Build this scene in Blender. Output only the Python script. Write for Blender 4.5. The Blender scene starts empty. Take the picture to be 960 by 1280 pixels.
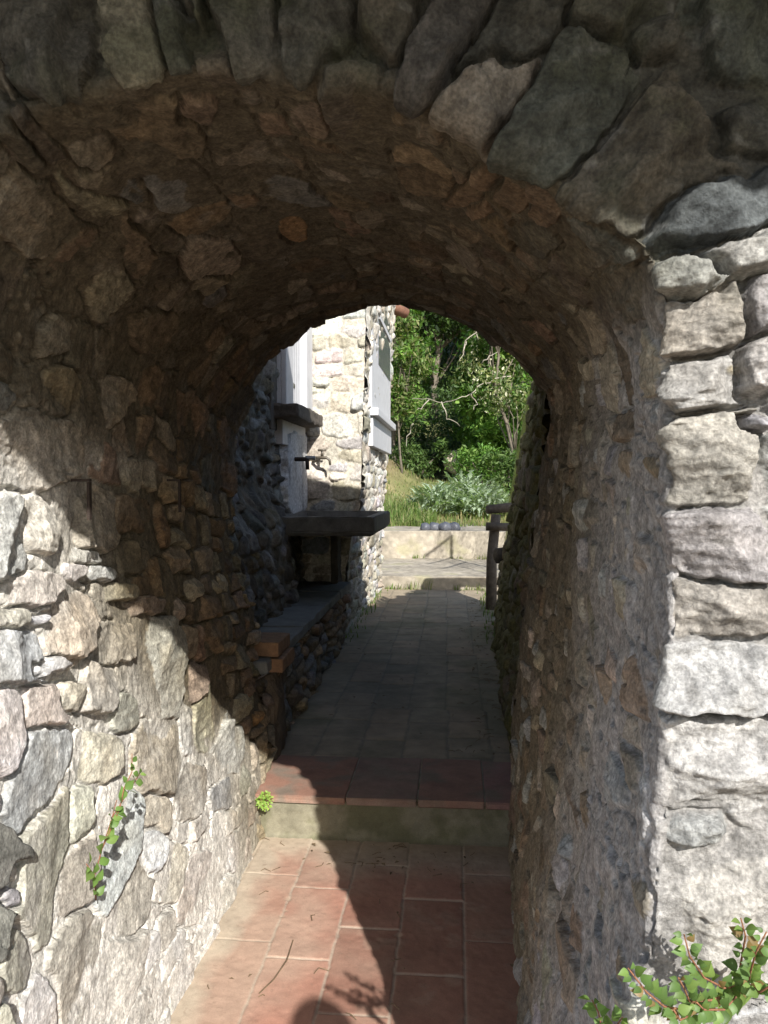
import bpy, bmesh, math, random
import numpy as np
from math import atan, sin, cos, radians as R, pi
from mathutils import Vector, Matrix

random.seed(7)
rng = np.random.default_rng(11)
scene = bpy.context.scene
col = scene.collection

# ------------------------------------------------------------------ camera model (phone held at 1.55 m)
YAW = atan(90 / 1000); PIT = atan(35 / 1000); FPX = 1000.0; EYE = 1.55
_cy, _sy, _cp, _sp = cos(YAW), sin(YAW), cos(PIT), sin(PIT)
FW = np.array([-_sy * _cp, _cy * _cp, -_sp]); RT = np.array([_cy, _sy, 0.0]); UP = np.cross(RT, FW)
CAM = np.array([0, 0, EYE])
def ray(u, v): return FW + RT * (u - 480) / FPX - UP * (v - 640) / FPX
def WY(u, v, y): d = ray(u, v); return CAM + d * y / d[1]
def WZ(u, v, z): d = ray(u, v); return CAM + d * (z - EYE) / d[2]
def WX(u, v, x): d = ray(u, v); return CAM + d * x / d[0]
def project(P):
    q = P - CAM
    z = q @ FW
    return 480 + FPX * (q @ RT) / z, 640 - FPX * (q @ UP) / z

# ------------------------------------------------------------------ numpy noise
def _hash(ix, iy, seed):
    h = (ix.astype(np.int64) * 374761393 + iy.astype(np.int64) * 668265263 + seed * 974634777) & 0xFFFFFFFF
    h = ((h ^ (h >> 13)) * 1274126177) & 0xFFFFFFFF
    h = h ^ (h >> 16)
    return (h & 0xFFFFFF).astype(np.float32) / 16777215.0
def vnoise(x, y, seed=0):
    xi = np.floor(x); yi = np.floor(y)
    fx = (x - xi).astype(np.float32); fy = (y - yi).astype(np.float32)
    fx = fx * fx * fx * (fx * (fx * 6 - 15) + 10); fy = fy * fy * fy * (fy * (fy * 6 - 15) + 10)
    xi = xi.astype(np.int64); yi = yi.astype(np.int64)
    a = _hash(xi, yi, seed); b = _hash(xi + 1, yi, seed); c = _hash(xi, yi + 1, seed); d = _hash(xi + 1, yi + 1, seed)
    return (a + (b - a) * fx) * (1 - fy) + (c + (d - c) * fx) * fy
def fbm(x, y, seed=0, octv=4, gain=.5):            # about -1..1
    s = 0; a = 1; n = 0
    for o in range(octv):
        s = s + a * (vnoise(x, y, seed + o * 17) * 2 - 1); n += a; a *= gain
        x = x * 2.03 + 3.1; y = y * 2.03 + 1.7
    return s / n
def ridged(x, y, seed=0, octv=3):
    s = 0; a = 1; n = 0
    for o in range(octv):
        s = s + a * (1 - np.abs(vnoise(x, y, seed + o * 31) * 2 - 1) * 2); n += a; a *= .5
        x = x * 2.1 + 5; y = y * 2.1 + 9
    return s / n
def sstep(a, b, x):
    t = np.clip((x - a) / (b - a), 0, 1)
    return t * t * (3 - 2 * t)
def lerp(a, b, t): return a + (b - a) * t

# ------------------------------------------------------------------ mesh helpers
def link(o, parent=None):
    col.objects.link(o)
    if parent: o.parent = parent
    return o
def tag(o, label=None, cat=None, group=None, kind=None):
    if label: o['label'] = label
    if cat: o['category'] = cat
    if group: o['group'] = group
    if kind: o['kind'] = kind
    return o
def empty(name, loc=(0, 0, 0), rz=0.0):
    o = bpy.data.objects.new(name, None); o.location = loc; o.rotation_euler = (0, 0, rz); o.empty_display_size = .1
    return link(o)
def np_mesh(name, V, Fq, mat, parent=None, cols=None, smooth=True, ftri=None):
    me = bpy.data.meshes.new(name)
    V = np.asarray(V, np.float32).reshape(-1, 3)
    Fq = np.asarray(Fq, np.int32)
    k = Fq.shape[1]
    me.vertices.add(len(V)); me.vertices.foreach_set('co', V.ravel())
    me.loops.add(Fq.size); me.loops.foreach_set('vertex_index', Fq.ravel())
    me.polygons.add(len(Fq)); me.polygons.foreach_set('loop_start', np.arange(0, Fq.size, k, dtype=np.int32))
    me.polygons.foreach_set('use_smooth', np.full(len(Fq), smooth, bool))
    me.update(calc_edges=True)
    if cols is not None:
        at = me.color_attributes.new('Col', 'FLOAT_COLOR', 'POINT')
        c = np.ones((len(V), 4), np.float32); c[:, :3] = np.asarray(cols, np.float32).reshape(-1, 3)
        at.data.foreach_set('color', c.ravel())
    me.materials.append(mat)
    return link(bpy.data.objects.new(name, me), parent)
def grid_faces(n, m, flip=False):
    i = np.arange(n - 1)[:, None] * m + np.arange(m - 1)[None, :]
    f = np.stack([i, i + 1, i + m + 1, i + m], -1).reshape(-1, 4)
    return f[:, ::-1] if flip else f
def grid_mesh(name, P, C, mat, parent=None, flip=False):
    n, m = P.shape[:2]
    return np_mesh(name, P, grid_faces(n, m, flip), mat, parent, C)
def bm_obj(name, bm, mat, parent=None, smooth=False):
    me = bpy.data.meshes.new(name)
    bmesh.ops.recalc_face_normals(bm, faces=bm.faces)
    bm.to_mesh(me); bm.free()
    for p in me.polygons: p.use_smooth = smooth
    me.materials.append(mat)
    return link(bpy.data.objects.new(name, me), parent)
def add_box(bm, lo, hi, bevel=0.0, rough=0.0, cuts=0):
    r = bmesh.ops.create_cube(bm, size=1)
    vs = r['verts']
    lo = Vector(lo); hi = Vector(hi)
    for v in vs: v.co = Vector([(lo[i] + hi[i]) / 2 + v.co[i] * (hi[i] - lo[i]) for i in range(3)])
    fs = list({f for v in vs for f in v.link_faces}); es = list({e for v in vs for e in v.link_edges})
    if bevel: 
        g = bmesh.ops.bevel(bm, geom=es + vs, offset=bevel, segments=2, affect='EDGES', profile=.6)
        vs = list({v for f in g['faces'] for v in f.verts} | {v for v in vs if v.is_valid})
    return vs
def box_obj(name, lo, hi, mat, parent=None, bevel=.004, rough=0.0, sub=0, seed=1):
    bm = bmesh.new(); add_box(bm, lo, hi, bevel)
    if sub:
        for _ in range(sub):
            es = [e for e in bm.edges if e.calc_length() > .05]
            if not es: break
            bmesh.ops.subdivide_edges(bm, edges=es, cuts=1, use_grid_fill=True)
        bmesh.ops.triangulate(bm, faces=[f for f in bm.faces if len(f.verts) > 4])
    if rough:
        from mathutils import noise
        for v in bm.verts:
            v.co += noise.noise_vector(v.co * 9 + Vector((seed, 0, 0))) * rough + noise.noise_vector(v.co * 30) * rough * .4
    return bm_obj(name, bm, mat, parent, smooth=False)
def tube(bm, pts, rad, seg=8, cap=True):
    pts = [Vector(p) for p in pts]
    rs = rad if hasattr(rad, '__len__') else [rad] * len(pts)
    rings = []
    prev = None
    for i, p in enumerate(pts):
        t = (pts[min(i + 1, len(pts) - 1)] - pts[max(i - 1, 0)]).normalized()
        a = (t.cross(Vector((0, 0, 1))) if abs(t.z) < .95 else t.cross(Vector((1, 0, 0)))).normalized()
        if prev is not None:
            a = (prev - t * prev.dot(t)).normalized()
        prev = a
        b = t.cross(a)
        rings.append([bm.verts.new(p + (a * cos(2 * pi * k / seg) + b * sin(2 * pi * k / seg)) * rs[i]) for k in range(seg)])
    for r0, r1 in zip(rings, rings[1:]):
        for k in range(seg): bm.faces.new((r0[k], r0[(k + 1) % seg], r1[(k + 1) % seg], r1[k]))
    if cap:
        bm.faces.new(rings[0][::-1]); bm.faces.new(rings[-1])

# ------------------------------------------------------------------ materials
def nodes(name):
    m = bpy.data.materials.new(name); m.use_nodes = True
    nt = m.node_tree
    b = nt.nodes['Principled BSDF']
    return m, nt, b
def surf(name, base=None, rough=.9, spec=.25, nscale=14, namt=.35, bump=.25, bscale=90, fine=260, tint2=None, trans=0, coat=0, bdist=.004):
    """base=None: colour comes from the mesh attribute 'Col'"""
    m, nt, b = nodes(name)
    N, L = nt.nodes, nt.links
    tc = N.new('ShaderNodeTexCoord')
    if base is None:
        a = N.new('ShaderNodeVertexColor'); a.layer_name = 'Col'; src = a.outputs['Color']
    else:
        a = N.new('ShaderNodeRGB'); a.outputs[0].default_value = (*base, 1); src = a.outputs[0]
    n1 = N.new('ShaderNodeTexNoise'); n1.inputs['Scale'].default_value = nscale; n1.inputs['Detail'].default_value = 8; n1.inputs['Roughness'].default_value = .65
    n2 = N.new('ShaderNodeTexNoise'); n2.inputs['Scale'].default_value = fine; n2.inputs['Detail'].default_value = 3
    L.new(tc.outputs['Object'], n1.inputs['Vector']); L.new(tc.outputs['Object'], n2.inputs['Vector'])
    r1 = N.new('ShaderNodeMapRange'); r1.inputs['From Min'].default_value = .28; r1.inputs['From Max'].default_value = .72
    r1.inputs['To Min'].default_value = 1 - namt; r1.inputs['To Max'].default_value = 1 + namt
    L.new(n1.outputs['Fac'], r1.inputs['Value'])
    r2 = N.new('ShaderNodeMapRange'); r2.inputs['From Min'].default_value = .3; r2.inputs['From Max'].default_value = .7
    r2.inputs['To Min'].default_value = 1 - namt * .6; r2.inputs['To Max'].default_value = 1 + namt * .6
    L.new(n2.outputs['Fac'], r2.inputs['Value'])
    mu = N.new('ShaderNodeMath'); mu.operation = 'MULTIPLY'
    L.new(r1.outputs[0], mu.inputs[0]); L.new(r2.outputs[0], mu.inputs[1])
    if tint2 is not None:
        mx = N.new('ShaderNodeMix'); mx.data_type = 'RGBA'
        n3 = N.new('ShaderNodeTexNoise'); n3.inputs['Scale'].default_value = nscale * .6; n3.inputs['Detail'].default_value = 6
        L.new(tc.outputs['Object'], n3.inputs['Vector'])
        r3 = N.new('ShaderNodeMapRange'); r3.inputs['From Min'].default_value = .48; r3.inputs['From Max'].default_value = .62
        L.new(n3.outputs['Fac'], r3.inputs['Value']); L.new(r3.outputs[0], mx.inputs['Factor'])
        L.new(src, mx.inputs[6]); mx.inputs[7].default_value = (*tint2, 1); src = mx.outputs[2]
    vm = N.new('ShaderNodeVectorMath'); vm.operation = 'SCALE'
    L.new(src, vm.inputs[0]); L.new(mu.outputs[0], vm.inputs['Scale'])
    L.new(vm.outputs[0], b.inputs['Base Color'])
    b.inputs['Roughness'].default_value = rough
    b.inputs['Specular IOR Level'].default_value = spec
    if bump:
        n4 = N.new('ShaderNodeTexNoise'); n4.inputs['Scale'].default_value = bscale; n4.inputs['Detail'].default_value = 9; n4.inputs['Roughness'].default_value = .7
        L.new(tc.outputs['Object'], n4.inputs['Vector'])
        bu = N.new('ShaderNodeBump'); bu.inputs['Strength'].default_value = bump; bu.inputs['Distance'].default_value = bdist
        L.new(n4.outputs['Fac'], bu.inputs['Height']); L.new(bu.outputs[0], b.inputs['Normal'])
    if coat: b.inputs['Coat Weight'].default_value = coat
    return m
def leafmat(name, trans=.35, rough=.5):
    m, nt, b = nodes(name)
    N, L = nt.nodes, nt.links
    a = N.new('ShaderNodeVertexColor'); a.layer_name = 'Col'
    L.new(a.outputs['Color'], b.inputs['Base Color']); b.inputs['Roughness'].default_value = rough
    b.inputs['Specular IOR Level'].default_value = .3
    t = N.new('ShaderNodeBsdfTranslucent'); 
    g = N.new('ShaderNodeVectorMath'); g.operation = 'MULTIPLY'; g.inputs[1].default_value = (1.3, 1.5, .5)
    L.new(a.outputs['Color'], g.inputs[0]); L.new(g.outputs[0], t.inputs['Color'])
    mx = N.new('ShaderNodeMixShader'); mx.inputs[0].default_value = trans
    L.new(b.outputs[0], mx.inputs[1]); L.new(t.outputs[0], mx.inputs[2])
    L.new(mx.outputs[0], N['Material Output'].inputs['Surface'])
    return m

M_stone = surf('rubble_stone', None, nscale=38, namt=.5, bump=1.0, bscale=85, bdist=.006, fine=170)
M_tile = surf('terracotta_tile', None, rough=.8, nscale=9, namt=.16, bump=.35, bscale=130, bdist=.002)
M_path = surf('path_tile', None, rough=.85, nscale=7, namt=.25, bump=.4, bscale=90, bdist=.003)
M_conc = surf('mossy_concrete', (.26, .24, .19), nscale=12, namt=.3, tint2=(.15, .16, .08), bump=.7, bscale=60, bdist=.006)
M_ledge = surf('pale_concrete', (.42, .36, .28), nscale=8, namt=.3, bump=.6, bscale=40, bdist=.01)
M_sink = surf('dark_sink_stone', (.11, .105, .095), nscale=10, namt=.4, bump=.5, bscale=60, rough=.7, spec=.4)
M_bench = surf('bench_slab', (.17, .17, .155), nscale=7, namt=.3, bump=.5, bscale=40)
M_brick = surf('orange_brick', (.235, .14, .08), nscale=25, namt=.3, bump=.6, bscale=80)
M_white = surf('white_painted_wood', (.50, .50, .51), rough=.6, nscale=10, namt=.12, bump=.3, bscale=60)
M_oldwood = surf('weathered_wood', (.10, .085, .07), nscale=20, namt=.4, bump=.8, bscale=50)
M_slat = surf('grey_slat_wood', (.22, .20, .17), nscale=20, namt=.3, bump=.5, bscale=50)
M_iron = surf('rusty_iron', (.035, .025, .02), rough=.7, nscale=60, namt=.4, bump=.4)
M_steel = surf('tap_metal', (.22, .22, .22), rough=.35, spec=.6, nscale=40, namt=.2, bump=.1)
M_bronze = surf('bronze_tap_metal', (.09, .075, .055), rough=.45, spec=.6, nscale=40, namt=.3, bump=.2)
M_roof = surf('roof_tile', (.20, .10, .065), nscale=20, namt=.3, bump=.5, bscale=40)
M_core = surf('old_masonry', (.27, .23, .17), nscale=4, namt=.35, bump=.8, bscale=14, bdist=.03)
M_ground = surf('soil_and_gravel', (.22, .18, .13), nscale=2, namt=.3, bump=.6, bscale=20, fine=60)
M_hill = surf('lawn_soil', None, nscale=1.2, namt=.3, bump=.8, bscale=9, fine=30, bdist=.05)
M_leaf = leafmat('leaf_green')
M_leafn = leafmat('pellitory_leaf', trans=.4, rough=.45)
M_bark = surf('grey_bark', (.13, .11, .085), nscale=10, namt=.35, bump=.8, bscale=40)
M_bare = surf('pale_bare_branch', (.30, .27, .22), nscale=10, namt=.3, bump=.4)
M_stem = surf('reddish_stem', (.22, .10, .055), nscale=40, namt=.3, bump=.1)
M_litter = surf('dry_litter', (.14, .10, .06), nscale=30, namt=.4, bump=.1)
M_pebble = surf('dark_grey_stone', (.075, .08, .095), nscale=14, namt=.35, bump=.4, rough=.5, spec=.4)

PAL = dict(lg=(.37, .36, .34), bg=(.30, .31, .325), tan=(.35, .315, .25), br=(.225, .17, .115), gb=(.27, .24, .185), ol=(.29, .275, .20),
           sl=(.17, .175, .18), pk=(.35, .30, .26), wh=(.46, .43, .38), or_=(.33, .20, .10), dk=(.15, .13, .10), dg=(.115, .115, .095), db=(.10, .115, .12))

# ------------------------------------------------------------------ masonry engine
class Stones(list):
    def add(s, c, a1, a2, colr, h=.012, n=2.8, edge=.016, rough=1.0):
        s.append(dict(c=np.array(c, float), A=np.array([a1, a2], float).T, col=np.array(colr, float), h=h, n=n, edge=edge, rough=rough,
                      tilt=rng.normal(0, .085, 2), r=rng.random()))
def masonry(Tv, Wv, stones, seed, warp=.010):
    nt, nw = len(Tv), len(Wv)
    T = np.repeat(Tv[:, None], nw, 1).astype(np.float32); W = np.repeat(Wv[None, :], nt, 0).astype(np.float32)
    Tw = T + warp * fbm(T * 9, W * 9, seed, 3) + .0055 * fbm(T * 45, W * 45, seed + 5, 3)
    Ww = W + warp * fbm(T * 9, W * 9, seed + 50, 3) + .0055 * fbm(T * 45, W * 45, seed + 55, 3)
    d1 = np.full((nt, nw), 9., np.float32); d2 = np.full((nt, nw), 9., np.float32); idm = np.full((nt, nw), -1, np.int32)
    for i, s in enumerate(stones):
        ext = np.abs(s['A']).sum(1) * 1.9 + .02
        i0, i1 = np.searchsorted(Tv, [s['c'][0] - ext[0], s['c'][0] + ext[0]])
        j0, j1 = np.searchsorted(Wv, [s['c'][1] - ext[1], s['c'][1] + ext[1]])
        if i1 <= i0 or j1 <= j0: continue
        Mi = np.linalg.inv(s['A'])
        a = Tw[i0:i1, j0:j1] - s['c'][0]; b = Ww[i0:i1, j0:j1] - s['c'][1]
        q0 = np.abs(Mi[0, 0] * a + Mi[0, 1] * b); q1 = np.abs(Mi[1, 0] * a + Mi[1, 1] * b)
        d = (q0 ** s['n'] + q1 ** s['n']) ** (1 / s['n'])
        D1 = d1[i0:i1, j0:j1]; D2 = d2[i0:i1, j0:j1]; I = idm[i0:i1, j0:j1]
        lt = d < D1
        D2[:] = np.where(lt, D1, np.minimum(D2, d)); I[lt] = i; D1[:] = np.where(lt, d, D1)
    K = len(stones)
    g = lambda key: np.array([s[key] for s in stones] + [stones[0][key]], np.float32)
    sz = np.array([math.sqrt(abs(np.linalg.det(s['A']))) for s in stones] + [.1], np.float32)
    cs = np.array([s['c'] for s in stones] + [[0, 0]], np.float32)
    e = np.minimum(1.0 - d1, (d2 - d1) * .55) * sz[idm] - .003
    edge = g('edge')[idm]
    prof = sstep(0, 1, e / edge)
    prof = np.where(e > 0, prof ** .5, 0)
    tl = g('tilt')[idm]
    fr_ = np.random.default_rng(seed + 77); fac = np.full((nt, nw), .02, np.float32)
    dT = T - cs[idm][..., 0]; dW = W - cs[idm][..., 1]
    for k in range(4):
        gk = fr_.normal(0, .26, (K + 1, 2)).astype(np.float32); ok_ = fr_.uniform(.0, .011, K + 1).astype(np.float32)
        fac = np.minimum(fac, ok_[idm] + gk[idm][..., 0] * dT + gk[idm][..., 1] * dW)
    fac = np.clip(fac, -.022, .012)
    plane = tl[..., 0] * (T - cs[idm][..., 0]) + tl[..., 1] * (W - cs[idm][..., 1])
    return dict(T=T, W=W, id=idm, e=e, prof=prof.astype(np.float32), plane=np.clip(plane, -.013, .013), h=g('h')[idm], rough=g('rough')[idm],
                col=g('col')[idm], r=g('r')[idm], gap=(d2 - d1) * .5 * sz[idm], d1=d1, fac=fac)
def fill_courses(stones, t0, t1, w0, w1, hr, lr, palette, seed, h=(.006, .02), keep=None, rot=.12, hand=(), n=(3., 7.), edge=(.008, .02), over=1.15):
    """coursed rubble: courses run along W and are stacked in T"""
    r = random.Random(seed)
    t = t0
    while t < t1:
        ch = r.uniform(*hr); w = w0 - r.uniform(0, lr[1])
        while w < w1:
            l = r.uniform(*lr)
            parts = [(0, ch)] if r.random() < .75 or ch < hr[0] * 1.5 else [(-ch * .25, ch * .5), (ch * .25, ch * .5)]
            for dt, hh in parts:
                c = (t + ch / 2 + dt + r.gauss(0, .08) * ch, w + l / 2)
                ok = True
                for s in hand:
                    if np.linalg.norm(np.linalg.solve(s['A'], np.array(c) - s['c'])) < 1.25: ok = False; break
                if ok and keep and not keep(*c): ok = False
                if ok:
                    an = r.gauss(0, rot); ca, sa = cos(an), sin(an)
                    a = hh / 2 * over * r.uniform(.9, 1.15); b = l / 2 * over * r.uniform(.9, 1.12)
                    pc = palette(c[0], c[1], r)
                    stones.add(c, (a * ca, a * sa), (-b * sa, b * ca), pc, r.uniform(*h), r.uniform(*n), r.uniform(*edge), r.uniform(.5, 1.5))
            w += l
        t += ch
def vary(c, r, a=.16):
    k = 1 + r.gauss(0, a); return tuple(max(.02, x * k * (1 + r.gauss(0, .03))) for x in c)
def pick(r, opts):
    return vary(PAL[r.choices([o[0] for o in opts], [o[1] for o in opts])[0]], r)

# ------------------------------------------------------------------ ARCHWAY
archway = tag(empty('stone_archway', (-.3, 1.2, 0)), 'rubble stone archway with a barrel vaulted passage through it', 'archway')
AO = np.array([-.3, 1.2, 0])
YF, YB = 1.2, 3.8
F_pts = [(-.80, -.06), (-.815, .25), (-.835, .7), (-.865, 1.2), (-.885, 1.55), (-.875, 1.78), (-.84, 1.95), (-.755, 2.08), (-.60, 2.15), (-.36, 2.178), (-.24, 2.166),
         (-.084, 2.14), (.057, 2.05), (.190, 1.95), (.278, 1.86), (.305, 1.70), (.312, 1.4), (.300, 1.0), (.270, .75), (.21, .35), (.135, -.06)]
B_pts = [(-.84, -.06), (-.875, .2), (-.945, .6), (-.985, .95), (-1.06, 1.25), (-1.085, 1.55), (-1.08, 1.75), (-1.03, 1.92), (-.84, 2.19), (-.56, 2.345), (-.35, 2.385),
         (-.15, 2.375), (.072, 2.30), (.255, 2.15), (.37, 2.03), (.435, 1.90), (.385, 1.5), (.33, 1.05), (.300, .75), (.272, .35), (.255, -.06)]
def catmull(P, n):
    P = np.array(P); k = len(P)
    Pe = np.vstack([2 * P[0] - P[1], P, 2 * P[-1] - P[-2]])
    u = np.linspace(0, k - 1 - 1e-6, n); i = u.astype(int); f = (u - i)[:, None]
    p0, p1, p2, p3 = Pe[i], Pe[i + 1], Pe[i + 2], Pe[i + 3]
    return .5 * (2 * p1 + (p2 - p0) * f + (2 * p0 - 5 * p1 + 4 * p2 - p3) * f ** 2 + (3 * p1 - p0 - 3 * p2 + p3) * f ** 3)
Fd, Bd = catmull(F_pts, 2400), catmull(B_pts, 2400)
ln = lambda Q: np.concatenate([[0], np.cumsum(np.linalg.norm(np.diff(Q, axis=0), axis=1))])
Lavg = (ln(Fd) + ln(Bd)) / 2
LT = float(Lavg[-1])
DT = .0034
ta_, tb_ = float(Lavg[int(2400 * 12.4 / 20)]), float(Lavg[int(2400 * 15.3 / 20)])   # finer where the ring fans out round the shoulder
Tv = np.concatenate([np.arange(0, ta_, DT), np.arange(ta_, tb_, DT * .36), np.arange(tb_, LT, DT)])
Fp = np.stack([np.interp(Tv, Lavg, Fd[:, k]) for k in (0, 1)], 1)
Bp = np.stack([np.interp(Tv, Lavg, Bd[:, k]) for k in (0, 1)], 1)
tan = np.gradient(Fp, axis=0)
for _ in range(60): tan[1:-1] = (tan[:-2] + 2 * tan[1:-1] + tan[2:]) / 4
tan /= np.linalg.norm(tan, axis=1)[:, None]
nor = np.stack([-tan[:, 1], tan[:, 0]], 1)                 # outward, away from the passage
Wv = np.concatenate([np.linspace(-1.9, -.80, 23)[:-1], np.arange(-.80, YB - YF + 1e-4, .0036)])
nT, nW = len(Tv), len(Wv)
s = np.clip(Wv / (YB - YF), 0, 1)
XZ = Fp[:, None, :] * (1 - s)[None, :, None] + Bp[:, None, :] * s[None, :, None] + nor[:, None, :] * np.maximum(-Wv, 0)[None, :, None]
P = np.empty((nT, nW, 3), np.float64)
P[..., 0] = XZ[..., 0]; P[..., 2] = XZ[..., 1]
# ragged far end: courses stop at different depths
rr = random.Random(3)
teeth = np.zeros(nT); t = 0
while t < LT:
    h_ = rr.uniform(.07, .16); teeth[(Tv >= t) & (Tv < t + h_)] = rr.uniform(-.10, .07); t += h_
k_ = np.ones(5) / 5
teeth = np.convolve(teeth, k_, 'same')
P[..., 1] = YF + np.maximum(Wv, 0)[None, :] + teeth[:, None] * sstep(.90, 1, s)[None, :]
jm = np.where(np.abs(Wv) < .07)[0]
for _ in range(18):
    Q = P[:, jm[0] - 1:jm[-1] + 2]
    P[:, jm] = (Q[:, :-2] + 2 * Q[:, 1:-1] + Q[:, 2:]) / 4
dPt = np.gradient(P, axis=0); dPw = np.gradient(P, axis=1)
Nn = np.cross(dPt, dPw); Nn /= np.linalg.norm(Nn, axis=2)[..., None] + 1e-12
# point to the open side: right wall normal must be -X
if Nn[int(.9 * nT), int(.8 * nW), 0] > 0: Nn = -Nn

# --- hand placed stones: pixel of the photograph -> surface coordinates
PU, PV = project(P[::3, ::3].reshape(-1, 3)); 
PU = PU.reshape(P[::3, ::3].shape[:2]); PV = PV.reshape(PU.shape)
Ts, Ws = Tv[::3], Wv[::3]
regs = {'front': Ws[None, :] < .01, 'in': Ws[None, :] >= 0, }
def inv(u, v, reg):
    d = (PU - u) ** 2 + (PV - v) ** 2
    d = np.where(regs[reg], d, 1e12)
    if reg == 'in': pass
    k = np.unravel_index(np.argmin(d), d.shape)
    return np.array([Ts[k[0]], Ws[k[1]]])
hand = Stones()
def hs(reg, u, v, a1, a2, c, h=.014, n=3.6, edge=.008, rough=1.0, k=1.28):
    ctr = inv(u, v, reg)
    A1 = (inv(u + a1[0], v + a1[1], reg) - inv(u - a1[0], v - a1[1], reg)) / 2 * k
    A2 = (inv(u + a2[0], v + a2[1], reg) - inv(u - a2[0], v - a2[1], reg)) / 2 * k
    if abs(A1[0] * A2[1] - A1[1] * A2[0]) < 1e-5: return
    hand.add(ctr, A1, A2, vary(PAL[c], random, .05), h, n, edge, rough)
# left wall, reading the photo from the top down
for q in [(52, 565, (44, 8), (0, 42), 'gb', .02), (10, 668, (24, 0), (0, 46), 'lg', .02), (52, 658, (18, 4), (-3, 32), 'tan', .03), (107, 643, (35, 6), (2, 38), 'gb', .022),
          (166, 641, (21, -2), (0, 19), 'br', .02), (105, 694, (21, 3), (0, 10), 'lg', .02), (47, 740, (27, 2), (-3, 19), 'tan', .03), (88, 780, (28, -14), (8, 30), 'tan', .03),
          (18, 820, (42, -8), (0, 34), 'bg', .025), (125, 857, (17, 5), (-3, 31), 'tan', .03), (91, 868, (16, 0), (0, 17), 'tan', .02), (58, 885, (21, 0), (0, 26), 'tan', .015),
          (202, 838, (26, 4), (-2, 56), 'lg', .012), (149, 805, (25, -4), (3, 22), 'tan', .016), (233, 903, (9, 2), (0, 33), 'lg', .012), (200, 945, (24, 0), (0, 44), 'gb', .010),
          (262, 895, (15, 3), (0, 35), 'tan', .01), (284, 940, (17, -4), (0, 34), 'lg', .012), (161, 890, (16, 0), (0, 21), 'tan', .01), (196, 721, (20, 0), (-4, 21), 'br', .02),
          (150, 744, (23, 4), (0, 13), 'gb', .02), (178, 758, (27, -6), (2, 11), 'gb', .02), (95, 714, (14, 0), (0, 8), 'lg', .02), (128, 720, (17, 2), (0, 9), 'lg', .02),
          (60, 832, (24, -6), (2, 11), 'bg', .02), (57, 775, (13, -5), (3, 9), 'bg', .02), (20, 772, (22, 2), (0, 13), 'tan', .01), (52, 980, (33, -12), (-20, 60), 'bg', .012),
          (58, 1083, (25, 4), (-14, 86), 'ol', .016), (148, 1056, (22, 3), (-10, 72), 'bg', .01), (100, 1207, (26, 2), (-8, 64), 'gb', .008), (146, 1222, (20, 2), (-14, 66), 'tan', .008),
          (164, 1126, (18, 2), (-10, 48), 'gb', .006), (216, 1088, (15, 0), (-5, 32), 'tan', .006), (238, 987, (15, 2), (-5, 30), 'gb', .008), (195, 1017, (15, 0), (-3, 25), 'pk', .006),
          (280, 990, (14, -8), (-4, 22), 'sl', .006), (281, 1031, (13, 0), (-3, 18), 'tan', .005), (291, 1058, (9, 0), (-3, 26), 'lg', .004), (250, 1108, (17, 0), (-8, 36), 'tan', .004),
          (8, 1090, (13, 0), (0, 19), 'tan', .014), (9, 1128, (15, -3), (0, 16), 'sl', .016), (128, 948, (22, 4), (0, 25), 'tan', .008), (20, 1200, (22, 0), (-4, 40), 'gb', .01), (55, 1262, (22, 0), (-4, 40), 'lg', .01),
          (128, 504, (33, 0), (0, 27), 'gb', .025), (77, 492, (21, 0), (0, 25), 'br', .02), (62, 421, (20, -4), (0, 22), 'gb', .02), (262, 320, (31, 3), (0, 23), 'tan', .03), (115, 218, (34, -8), (5, 17), 'gb', .025),
          (365, 287, (19, 2), (0, 13), 'or_', .02), (210, 415, (36, 0), (0, 20), 'br', .02), (330, 300, (28, 14), (-8, 26), 'dk', .02), (300, 190, (34, -4), (6, 16), 'gb', .02)]:
    hs('in', *q[:6])
# right jamb, sunlit face
for q in [(850, 347, (48, -5), (0, 18), 'lg', .03), (925, 318, (42, -12), (0, 22), 'lg', .03), (870, 406, (62, -8), (0, 36), 'tan', .025), (962, 385, (34, -8), (0, 36), 'lg', .02), (877, 480, (52, -11), (2, 34), 'lg', .03),
          (952, 450, (38, -14), (4, 34), 'wh', .025), (876, 578, (72, 0), (0, 50), 'tan', .035), (945, 530, (28, 0), (0, 12), 'bg', .02), (896, 685, (82, 2), (0, 38), 'lg', .03), (905, 762, (78, 4), (0, 34), 'tan', .028),
          (908, 850, (80, 2), (0, 44), 'lg', .025), (902, 962, (78, 6), (0, 60), 'wh', .025), (872, 1035, (46, 6), (0, 26), 'lg', .025), (895, 1140, (94, 0), (0, 76), 'wh', .012), (1010, 600, (50, 0), (0, 60), 'lg', .02),
          # voussoirs and the shaded face above
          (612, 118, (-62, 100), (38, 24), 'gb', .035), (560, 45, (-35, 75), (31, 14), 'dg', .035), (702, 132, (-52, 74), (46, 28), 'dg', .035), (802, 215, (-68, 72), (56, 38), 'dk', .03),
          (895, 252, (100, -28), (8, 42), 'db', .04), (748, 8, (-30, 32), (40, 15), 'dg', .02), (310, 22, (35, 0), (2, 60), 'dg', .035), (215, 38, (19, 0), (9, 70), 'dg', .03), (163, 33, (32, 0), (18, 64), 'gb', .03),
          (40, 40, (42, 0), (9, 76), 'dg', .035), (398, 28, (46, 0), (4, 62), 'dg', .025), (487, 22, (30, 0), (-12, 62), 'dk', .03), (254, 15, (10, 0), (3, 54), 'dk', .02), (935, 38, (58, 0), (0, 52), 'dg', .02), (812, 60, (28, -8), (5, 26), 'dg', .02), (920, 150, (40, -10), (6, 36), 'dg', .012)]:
    hs('front', *q[:6], k=1.42 if q[0] > 790 and q[1] > 300 else 1.16, n=6.0)
stones = Stones(hand)
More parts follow.
